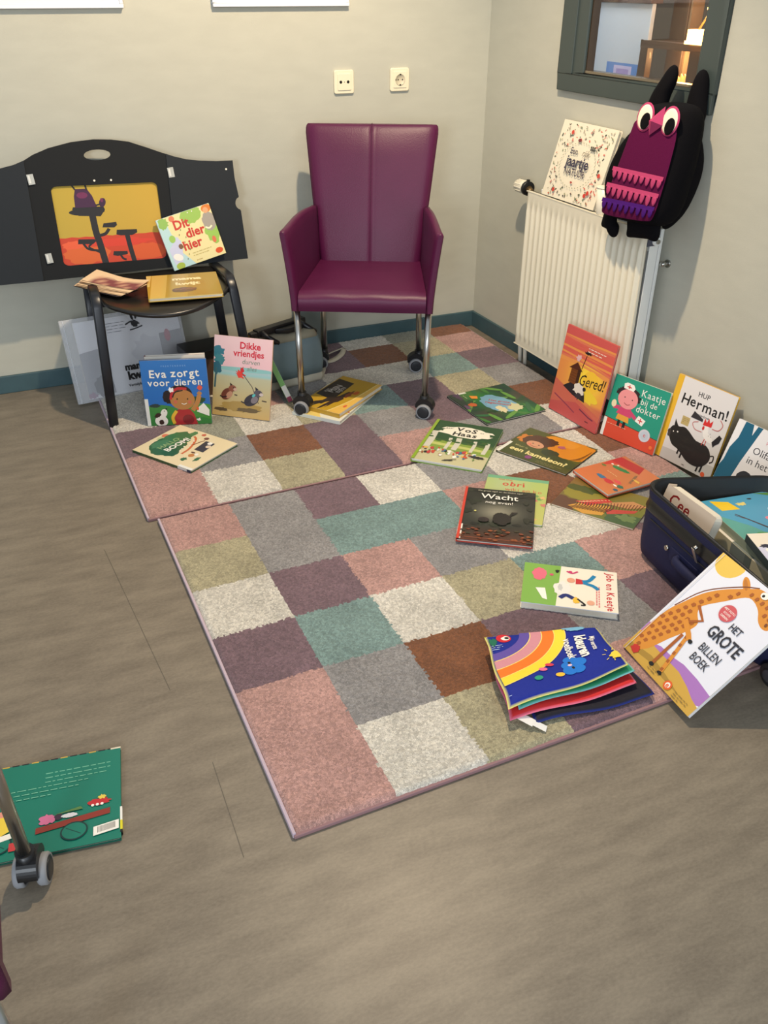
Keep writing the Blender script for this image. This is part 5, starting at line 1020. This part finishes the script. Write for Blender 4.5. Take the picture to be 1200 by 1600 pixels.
mb = MB(); mb.box((S0, 0.028, Z0), (S1, 0.042, Z1), rad2_m); mb.box((S0 + .004, 0.022, Z0), (S0 + .01, 0.03, Z1), rad2_m); mb.build('rear_panel', t, bevel=0.004)
mb = MB(); mb.box((S1 - 0.001, 0.046, Z0 + 0.02), (S1 + 0.002, NF - 0.030, Z1 - 0.045), rad2_m); mb.build('side_cover', t, bevel=0.002)
mb = MB(); mb.box((S0, 0.046, Z0 + 0.02), (S0 + 0.002, NF - 0.030, Z1 - 0.03), rad2_m); mb.build('side_cover', t, bevel=0.002)
mb = MB()
for k in range(30): s_ = S0 + 0.02 + k * 0.0225; mb.box((s_, 0.044, Z1 - 0.07), (s_ + 0.003, NF - 0.024, Z1 - 0.015), rad2_m)
mb.build('convector_fins', t)
mb = MB(); mb.cyl((S1 - 0.004, 0.062, Z1 - 0.035), (S1 + 0.012, 0.062, Z1 - 0.035), 0.014, rad2_m); mb.cyl((S1 + .012, 0.062, Z1 - 0.035), (S1 + 0.018, 0.062, Z1 - 0.035), 0.007, steel_m); mb.box((S1 - .02, .046, Z1 - .05), (S1 + .003, .094, Z1 - .028), mat('dark_end', (70, 72, 84), .6)); mb.build('end_plug', t)
# thermostat valve
mb = MB(); mb.cyl((S0 - 0.055, 0.07, Z1 - 0.005), (S0 - 0.115, 0.07, Z1 - 0.005), 0.024, white_m, 24); mb.tube([(S0 - 0.115, 0.07, Z1 - 0.005), (S0 - 0.125, 0.07, Z1 - 0.005)], [0.024, 0.018], white_m, 24)
for k in range(12): an = 2 * math.pi * k / 12; mb.box((S0 - 0.112, 0.07 + 0.0235 * math.cos(an) - .0018, Z1 - 0.005 + 0.0235 * math.sin(an) - .0018), (S0 - 0.07, 0.07 + 0.0235 * math.cos(an) + .0018, Z1 - 0.005 + 0.0235 * math.sin(an) + .0018), white_m)
v1 = mb.build('thermostat_knob', t, bevel=0.001)
mb = MB(); mb.cyl((S0 - 0.042, 0.07, Z1 - 0.005), (S0 - 0.058, 0.07, Z1 - 0.005), 0.0265, black_m, 24); mb.box((S0 - 0.056, 0.066, Z1 + 0.018), (S0 - 0.044, 0.074, Z1 + 0.028), black_m); mb.build('black_collar', t)
mb = MB(); mb.cyl((S0 - 0.044, 0.07, Z1 - 0.005), (S0 - 0.02, 0.07, Z1 - 0.018), 0.013, brass_m); mb.cyl((S0 - 0.02, 0.07, Z1 - 0.022), (S0 + 0.004, 0.07, Z1 - 0.03), 0.010, brass_m); mb.build('valve_body', t)
mb = MB(); mb.tube([(S0 - 0.02, 0.062, Z0 + 0.055), (S0 - 0.02, 0.062, Z0 - 0.005)], [0.012, 0.012], brass_m); mb.cyl((S0 - 0.034, 0.062, Z0 + 0.04), (S0 + 0.002, 0.062, Z0 + 0.04), 0.012, brass_m); mb.build('lower_valve', t)
for s_, ztop in ((S0 - 0.02, Z0), (S0 + 0.018, Z0 + 0.01)):
    mb = MB(); mb.cyl((s_ - .0, 0.062, ztop), (s_ + 0.004, 0.056, 0.0), 0.0085, white_m); mb.build('supply_pipe', t)
# small pipe bracket on the wall right of the radiator
bm_ = RW @ Matrix.Translation((1.215, 0, 0.60)); t = thing('wall_bracket', 'small metal bracket on the wall right of the radiator', 'bracket', mw=bm_)
mb = MB(); mb.cyl((0, 0.0, 0), (0, 0.03, 0), 0.007, steel_m); mb.cyl((-0.014, .024, 0), (.002, .024, 0), 0.004, steel_m); mb.build('bracket_arm', t)
mb = MB(); mb.cyl((0, 0, 0), (0, 0.004, 0), 0.013, steel_m); mb.build('wall_plate', t)

# on top of the radiator
X = -DS.copy(); # cover runs along the wall, seen from the room
hb = 0.262; bot = rw(0.603, 0.100, 0.716); upv = (NW * -0.072 + Vector((0, 0, 0.252))).normalized(); xx = DS.copy(); nn_ = xx.cross(upv)
book('natura', 'cream book with tiny leaves and berries leaning on the wall above the radiator', 0.312, hb, 0.016, art_nat, None, 0, mw=frame(bot - nn_ * 0.016 + Vector((0, 0, 0.002)), xx, upv, nn_), spine=(214, 206, 186), edge=(226, 218, 196))
cm2 = RW @ Matrix.Translation((0.950, 0.086, 0.7135)); t = thing('paper_cup', 'small white cup on the radiator between the cream book and the owl', 'cup', mw=cm2)
mb = MB(); rr = lambda r, z: [Vector((r * math.cos(2 * math.pi * k / 24), r * math.sin(2 * math.pi * k / 24), z)) for k in range(24)]
mb.loft([rr(.021, 0), rr(.0215, .001), rr(.028, .086), rr(.0265, .086), rr(.02, .004), rr(.001, .003)], white_m); mb.build('cup_body', t)
mb = MB(); mb.loft([rr(.0278, .084), rr(.0295, .086), rr(.0295, .089), rr(.0265, .089)], white_m); mb.build('rim', t)

# ------------------------------------------------------------------ stuffed owl
OM = RW @ Matrix.Translation((1.20, 0.10, 0.72)); t = thing('stuffed_owl', 'black and plum stuffed owl with big eyes sitting on the radiator', 'soft toy', mw=OM)
def T3(n0, sl=0.0): return lambda s_, z_, h_: (s_ - 1.20, n0 - 0.10 + h_ + sl * (z_ - 0.9), z_ - 0.72)
felt_black = mat('black_felt', (14, 13, 16), 0.95, bump=0.4, bscale=500, sheen=0.0, spec=0.1); plum = mat('plum_felt', (84, 16, 58), 0.95, bump=0.3, bscale=500, spec=0.1); pinkf = mat('pink_felt', (172, 64, 104), 0.9, bump=0.2, bscale=500, spec=0.1); violet = mat('violet_felt', (66, 24, 104), 0.95, bump=0.3, bscale=500, spec=0.1); whitef = mat('white_felt', (232, 222, 200), 0.9, spec=0.1)
LEAN = -0.12
body = smooth_closed([(1.130, 1.070), (1.20, 1.088), (1.29, 1.090), (1.325, 1.055), (1.338, .96), (1.338, .87), (1.328, .79), (1.30, .752), (1.20, .738), (1.08, .735), (1.050, .76), (1.068, .84), (1.092, .93), (1.108, 1.01)], 4)
mb = MB(); pillow(mb, body, (1.22, .91), 0.056, felt_black, to3=T3(0.110, LEAN), p=9); mb.build('body', t)
face = smooth_closed([(1.135, 1.035), (1.20, 1.045), (1.29, 1.050), (1.318, 1.02), (1.322, .95), (1.318, .86), (1.308, .785), (1.28, .768), (1.18, .756), (1.085, .750), (1.066, .768), (1.082, .84), (1.104, .93), (1.120, 1.0)], 4)
mb = MB(); pillow(mb, face, (1.21, .90), 0.004, plum, to3=T3(0.1665, LEAN), p=6, back=False); mb.build('plum_front', t)
for pts, c, n0, th, nm in (([(1.075, 1.0), (1.035, .96), (1.005, .89), (.995, .81), (1.03, .765), (1.07, .80), (1.11, .90), (1.12, .98)], (1.04, .88), .105, .030, 'wing'), ([(1.26, 1.03), (1.295, 1.00), (1.322, .95), (1.328, .88), (1.308, .79), (1.28, .745), (1.25, .73), (1.24, .80), (1.25, .92)], (1.295, .87), .055, .036, 'wing'),
        ([(1.100, 1.05), (1.106, 1.10), (1.135, 1.150), (1.158, 1.182), (1.180, 1.180), (1.188, 1.150), (1.175, 1.105), (1.163, 1.05)], (1.148, 1.10), .100, .020, 'ear'), ([(1.238, 1.05), (1.230, 1.11), (1.238, 1.165), (1.254, 1.178), (1.272, 1.162), (1.286, 1.11), (1.300, 1.03)], (1.262, 1.10), .064, .024, 'ear'),
        ([(1.045, .760), (1.030, .715), (1.032, .695), (1.065, .690), (1.085, .672), (1.103, .678), (1.106, .705), (1.088, .722), (1.083, .76)], (1.062, .715), .140, .018, 'foot'), ([(1.158, .765), (1.155, .715), (1.160, .690), (1.20, .695), (1.26, .704), (1.292, .705), (1.300, .735), (1.28, .765)], (1.22, .73), .138, .020, 'foot')):
    mb = MB(); pillow(mb, smooth_closed(pts, 4), c, th, felt_black, to3=T3(n0, LEAN if nm in ('wing', 'ear') else 0), p=3); mb.build(nm, t)
TF = T3(0.1715, LEAN)
def ell(cx, cy, rx, ry, rot=0, n=26): r = math.radians(rot); return [(cx + rx * math.cos(2 * math.pi * k / n) * math.cos(r) - ry * math.sin(2 * math.pi * k / n) * math.sin(r), cy + rx * math.cos(2 * math.pi * k / n) * math.sin(r) + ry * math.sin(2 * math.pi * k / n) * math.cos(r)) for k in range(n)]
for cx, cy, px, py in ((1.176, 1.048, 1.184, 1.038), (1.285, 1.049, 1.292, 1.036)):
    mb = MB(); pillow(mb, ell(cx, cy, .037, .041, -12), (cx, cy), .003, pinkf, to3=TF, back=False); pillow(mb, ell(cx, cy, .032, .036, -12), (cx, cy), .004, whitef, to3=T3(0.1722, LEAN), back=False); eo = mb.build('eye', t)
    mb = MB(); pillow(mb, ell(px, py, .0195, .024, -20), (px, py), .003, felt_black, to3=T3(0.1758, LEAN), back=False); mb.build('pupil', eo)
mb = MB(); bk3 = [T3(0.172, LEAN)(*q) for q in ((1.252, 1.085, 0), (1.262, 1.035, .004), (1.214, 1.002, .003), (1.196, 1.040, .002), (1.232, 1.045, .024))]; mb.add(bk3, [(0, 1, 4), (1, 2, 4), (2, 3, 4), (3, 0, 4)], pinkf); mb.build('beak', t)
for (a0, z0), (a1, z1), cnt, ln, mm, nm in (((1.084, .892), (1.318, .898), 9, .027, pinkf, 'upper_fringe'), ((1.072, .842), (1.316, .850), 9, .030, pinkf, 'middle_fringe'), ((1.066, .795), (1.312, .812), 9, .026, violet, 'lower_fringe')):
    mb = MB(); w_ = (a1 - a0) / cnt
    bnd = [T3(0.1735, LEAN)(a0, z0 + .004, 0), T3(0.1735, LEAN)(a1, z1 + .004, 0), T3(0.1745, LEAN)(a1, z1 - .008, .001), T3(0.1745, LEAN)(a0, z0 - .008, .001)]; mb.add(bnd, [(0, 1, 2, 3)], mm)
    for k in range(cnt):
        cx = a0 + w_ * (k + .5); cz = z0 + (z1 - z0) * (k + .5) / cnt - .006; L = ln * (0.8 + 0.25 * ((k * 37) % 5) / 5)
        o_ = [(cx - w_ * .30, cz), (cx - w_ * .34, cz - L * .5), (cx - w_ * .12, cz - L), (cx + w_ * .12, cz - L), (cx + w_ * .34, cz - L * .5), (cx + w_ * .30, cz)]
        pillow(mb, smooth_closed(o_, 2), (cx, cz - L * .5), .0025, mm, K=3, to3=T3(0.1745, LEAN), back=False)
    mb.build(nm, t)

# ------------------------------------------------------------------ suitcase full of books
SR = math.radians(-5.0); SM = Matrix.Translation((1.612, 1.305, RT)) @ Matrix.Rotation(SR, 4, 'Z')
t = thing('suitcase', 'open navy blue fabric suitcase full of books beside the right wall', 'suitcase', mw=SM)
SW, SL, SH = 0.385, 0.59, 0.222
def rr2(w, l, r, z, n=6): return [Vector((p[0], p[1] - 0.26 * (p[0] + w / 2) * max(0, p[1] / (l / 2)), z)) for p in roundrect(w, l, r, n)]
mb = MB(); mb.loft([rr2(SW - .10, SL - .10, .05, .0), rr2(SW - .03, SL - .03, .07, .004), rr2(SW - .006, SL - .006, .075, .02), rr2(SW, SL, .075, .05), rr2(SW, SL, .072, SH - .065)], navy_m, cap=False); mb.add(rr2(SW - .10, SL - .10, .05, .0), [tuple(range(28))], navy_m); mb.build('shell', t)
mb = MB(); mb.loft([rr2(SW, SL, .072, SH - .065), rr2(SW + .004, SL + .004, .072, SH - .06), rr2(SW - .004, SL - .004, .072, SH - .045), rr2(SW - .003, SL - .003, .072, SH - .028)], black_m, cap=False); mb.build('zip_channel', t)
mb = MB(); mb.loft([rr2(SW - .003, SL - .003, .072, SH - .029), rr2(SW, SL, .072, SH - .015), rr2(SW - .004, SL - .004, .07, SH - .003)], navy_m, cap=False); mb.build('upper_band', t)
mb = MB(); mb.loft([rr2(SW - .002, SL - .002, .07, SH - .006), rr2(SW, SL, .07, SH), rr2(SW - .012, SL - .012, .066, SH + .004), rr2(SW - .024, SL - .024, .062, SH - .003)], black_m, cap=False); mb.build('rim_piping', t)
mb = MB(); mb.loft([rr2(SW - .022, SL - .022, .062, SH - .001), rr2(SW - .030, SL - .030, .06, SH - .03), rr2(SW - .026, SL - .026, .06, .05), rr2(SW - .05, SL - .05, .05, .012), rr2(.02, .02, .005, .012)], lining_m, cap=False); mb.add(rr2(SW - .05, SL - .05, .05, .013), [tuple(range(28))], lining_m); mb.build('lining', t)
mb = MB(); hx = -SW / 2; mb.tube(smooth_open([(hx - .001, .075, .10), (hx - .016, .06, .10), (hx - .018, -.05, .10), (hx - .016, -.10, .10), (hx - .001, -.115, .10)], 4), .010, navy_m, 10, flat=1.5); mb.box((hx - .003, -.15, .082), (hx + .001, .11, .118), navy_m); mb.build('side_handle', t)
mb = MB(); mb.cyl((hx - .006, .125, .105), (hx + .001, .125, .105), .007, steel_m); mb.build('rivet', t)
mb = MB(); q0 = Vector((hx - .006, .012, SH - .045)); mb.tube([q0 + Vector((0, 0, .004)), q0 + Vector((-.006, 0, 0))], .006, steel_m); mb.prism([(-.006, 0), (.006, 0), (.005, -.038), (-.005, -.038)], 0, .0025, steel_m, mx=frame(q0 + Vector((-.008, .002, 0)), Vector((0, -1, 0)), Vector((-.25, .35, 1)).normalized(), Vector((-1, 0, -.25)).normalized())); mb.build('zip_pull', t, bevel=0.0006)
mb = MB(); mb.box((hx - .0025, -SL / 2 + .09, .152 - .012), (hx + .002, SL / 2 - .08, .152 - .009), black_m); mb.build('trim_line', t)
for wx in (-SW / 2 + .012, SW / 2 - .03):
    def wr(r0, x): return [Vector((x, -SL / 2 - .004 + r0 * math.cos(2 * math.pi * k / 24), .027 - RT + r0 * math.sin(2 * math.pi * k / 24) + .014)) for k in range(24)]
    mb = MB(); mb.loft([wr(.010, wx - .012), wr(.021, wx - .012), wr(.0285, wx - .009), wr(.0285, wx + .009), wr(.021, wx + .012), wr(.010, wx + .012)], mat('rubber_wheel', (38, 38, 40), .5)); mb.loft([wr(.017, wx - .013), wr(.012, wx - .015), wr(.002, wx - .015)], mat('wheel_hub', (70, 70, 76), .4)); mb.build('wheel', t)
# lid standing open against the wall
lid_m = frame((SW / 2 + .004, 0, SH - .03), Vector((0, -1, 0)), Vector((.30, 0, 1)).normalized(), Vector((-1, 0, .30)).normalized())
mb = MB(); o_ = roundrect(SL - .12, 0.27, .06, 6, .05, .135); i_ = roundrect(SL - .16, .23, .045, 6, .05, .135)
mb.prism(o_, -.045, -.030, navy_m, mx=lid_m); n = len(o_)
v = [lid_m @ Vector((p[0], p[1], z)) for L, z in ((o_, -.030), (o_, .0), (i_, .0), (i_, -.028)) for p in L]; mb.add(v, [(k * n + j, k * n + (j + 1) % n, (k + 1) * n + (j + 1) % n, (k + 1) * n + j) for k in range(3) for j in range(n)], black_m)
lo = mb.build('lid', t, bevel=0.002)
mb = MB(); mb.prism(i_, -.0295, -.026, lining_m, mx=lid_m); mb.build('lid_lining', lo)
# its books
def sp(x, y, z): return SM @ Vector((x, y, z))
def sdir(x, y, z): return (SM.to_3x3() @ Vector((x, y, z))).normalized()
xa, ya = sdir(0.10, -1, -0.02), sdir(.30, 0, 1); ya = (ya - xa * ya.dot(xa)).normalized(); na = xa.cross(ya)
book('cee', 'cream board book with dark red lettering standing inside the left side of the suitcase', 0.185, 0.170, 0.030, art_cee, None, 0, mw=frame(sp(-.150, .250, .050), xa, ya, na), spine=(214, 198, 180), edge=(214, 200, 182), round_=0.018, name_='picture_book')
m_ = Matrix.Rotation(math.radians(-4), 4, 'Z')
book('blue', 'light blue book with a yellow house on top of the pile in the suitcase', 0.235, 0.29, 0.024, art_blue, (1.540, 1.222), -7.0, 0, base=0.172, spine=(150, 158, 136), edge=(196, 196, 160))
book('cream_under', 'thick cream book under the light blue one in the suitcase', 0.24, 0.40, 0.060, art_behind, (1.520, 1.110), -6.5, 0, base=0.111, spine=(206, 198, 168), sticker=(0.40, 0.60, (130, 138, 132), (110, 120, 116)), edge=(206, 196, 160))
book('small', 'small white book with a red dot at the near end of the suitcase', 0.16, 0.15, 0.022, art_small, (1.500, 1.168), -18.0, 0, base=0.197, spine=(60, 70, 70), edge=(226, 222, 206))
book('under2', 'grey-green book lying at the bottom of the suitcase', 0.24, 0.42, 0.072, art_behind, (1.512, 1.095), -6.0, 0, base=0.038, spine=(96, 112, 110), edge=(140, 150, 140))

# ------------------------------------------------------------------ soft cloth book
Q = [Vector((0.844, 1.373, 0)), Vector((1.106, 1.289, 0)), Vector((1.088, 1.139, 0)), Vector((0.778, 1.140, 0))]   # far-left, far-right, near-right, near-left
BMx = Matrix.Translation((0.95, 1.235, RT))
t = thing('cloth_book', 'blue soft cloth book with a rainbow lying at the near rug edge', 'cloth book', mw=BMx)
def slab(name, dx, dy, z0, th, top, side, scale=1.0, ups=(0, 0, 0, 0), art=None, extra=None):
    """soft quad page: corner heights ups, slightly sagging"""
    c0 = sum(Q, Vector()) / 4; q = [(p - c0) * scale + c0 + Vector((dx, dy, 0)) for p in Q]
    if extra: q = [a + Vector((*e, 0)) for a, e in zip(q, extra)]
    def pt(u, v, h):   # u: spine (far-left..near-left is u=0), v: 0 near .. 1 far
        p = (1 - v) * ((1 - u) * q[3] + u * q[2]) + v * ((1 - u) * q[0] + u * q[1])
        z = (1 - v) * ((1 - u) * ups[3] + u * ups[2]) + v * ((1 - u) * ups[0] + u * ups[1])
        w = 0.0022 * math.sin(7 * u + 3 * v) + 0.0016 * math.sin(11 * v - 4 * u)
        p = p + Vector((0, 0, z0 + z + w + h)); p.x += 0.003 * math.sin(9 * v); p.y += 0.003 * math.sin(8 * u); return p
    N = 40; g2 = []; 
    for lay in (0, 1):
        for j in range(N + 1):
            for i in range(N + 1):
                u, v = i / N, j / N; e = min(u, 1 - u, v, 1 - v); pf = min(1, e / .05) ** .5; g2.append(pt(u, v, th * (.5 + (.5 * pf if lay else -.5 * pf))))
    f = []; K = (N + 1) ** 2; cc = []
    for j in range(N):
        for i in range(N): a_ = j * (N + 1) + i; f.append((a_ + K, a_ + K + 1, a_ + K + N + 2, a_ + K + N + 1)); f.append((a_, a_ + N + 1, a_ + N + 2, a_ + 1))
    edge_idx = set(j * (N + 1) + i for j in range(N + 1) for i in range(N + 1) if i in (0, N) or j in (0, N))
    cols = [side if (k % K) in edge_idx else top for k in range(2 * K)]
    mb = MB(); mb.add(g2, f, CLOTHPRINT, smooth=True, cols=cols)
    if art:
        a = Art(1, 1, 5); art(a)
        for v_, f_, c_, k_ in a.L:
            # subdivide via mapping only; shapes are small enough to follow the surface
            mb.add([pt(min(.985, max(.015, p[0])), min(.985, max(.015, p[1])), th + .0006 + .00006 * k_) - Vector((0, 0, th * 0.0)) for p in v_], f_, CLOTHPRINT, smooth=True, cols=c_)
    bpy_o = mb.build(name, t, world=BMx, fixn=False); return pt
def band(a, c, r0, r1, n=26):
    v = []; f = []
    for k in range(n + 1):
        an = math.radians(-92 + 94 * k / n); 
        for r in (r0, r1): v.append((min(1, max(0, 0.0 + r * math.cos(an) * 0.86)), min(1, max(0, 1.05 + r * math.sin(an) * 1.0))))
    for k in range(n): f.append((2 * k, 2 * k + 1, 2 * k + 3, 2 * k + 2))
    a.raw(c, v, f)
def art_cloth(a):
    # u to the right from the spine, v away from the viewer
    band(a, (96, 78, 160), .36, .46); band(a, (206, 140, 150), .46, .57); band(a, (236, 120, 40), .57, .69); band(a, (236, 214, 60), .69, .80)
    for r in (.46, .57, .69, .80): band(a, (246, 220, 120), r - .004, r + .004)
    a.E((206, 40, 52), .15, .91, .065, .07); a.E(WH, .165, .91, .038); a.E(BK, .178, .91, .02); a.B((30, 110, 84), .04, .86, .04, .06, .3); a.lines((180, 200, 230), .02, .12, .80, 3, .03, .01)
    for u, v in ((.56, .32), (.62, .24), (.66, .34), (.60, .40), (.55, .24)): a.E((26, 116, 206), u, v, .058, .066)
    a.E(BK, .58, .36, .012, .02); a.E(BK, .585, .27, .012, .02); a.E((226, 190, 210), .572, .32, .018)
    a.E((214, 62, 86), .43, .40, .034, .028, -30); a.E((236, 110, 150), .36, .34, .034, .028, -30); a.E((40, 150, 120), .29, .22, .034, .032); a.E((240, 190, 60), .46, .21, .036, .03, -20)
    a.B((120, 176, 206), .78, .95, .09, .04, .15); a.B((120, 176, 206), .72, .98, .05, .03, .15)
    a.B((238, 208, 70), .955, .25, .05, .07, .2); 
    for k in range(5): an = math.radians(60 + 50 * k); a.S((238, 208, 70), .008, (.93 + .05 * math.cos(an), .27 + .09 * math.sin(an)), (.93 + .08 * math.cos(an), .27 + .13 * math.sin(an)), sm=False)
    a.T('kleuren', .72, .60, .140, WH, rot=-94, bold=.035); a.T('voelboek', .615, .60, .098, WH, rot=-94, bold=.02); a.T('Mijn eerste', .845, .60, .066, WH, rot=-96, bold=.015)
    a.lines((170, 190, 230), .02, .12, .10, 1, .03, .01)
slab('back_cover', .030, -.030, .0205, .012, (26, 26, 38), (24, 44, 130), 0.98, (0, 0, 0, 0), extra=((0, 0), (0.0, 0), (.012, -.03), (0.02, .0)))
slab('red_page', .008, -.012, .0325, .013, (206, 44, 44), (226, 120, 150), 1.02, (0, .002, .004, 0), extra=((0, 0), (0, 0), (.0, -.012), (-.004, .004)))
slab('green_page', .006, -.004, .0455, .012, (40, 140, 96), (130, 200, 206), 0.99, (0, .004, .012, .0), extra=((0, 0), (0, 0), (.010, -.006), (.02, .004)))
slab('front_cover', .0, .0, .0575, .012, (14, 38, 142), (236, 228, 120), 1.0, (0, .006, .016, 0), art=art_cloth)
mb = MB()
for p0, p1, w_ in (((0.800, 1.145, .022), (0.828, 1.112, .012), .022), ((0.828, 1.114, .013), (0.850, 1.094, .003), .018)):
    a_, b_ = Vector(p0) + Vector((0, 0, RT)), Vector(p1) + Vector((0, 0, RT)); d_ = (b_ - a_).normalized(); s_ = Vector((-d_.y, d_.x, 0)).normalized() * w_ / 2; s_ = Vector((abs(s_.x), abs(s_.y), 0)) ; mb.add([a_ - s_, a_ + s_, b_ + s_, b_ - s_], [(0, 1, 2, 3)], mat('care_label', (236, 236, 232), .7))
mb.build('care_label', t, world=BMx)
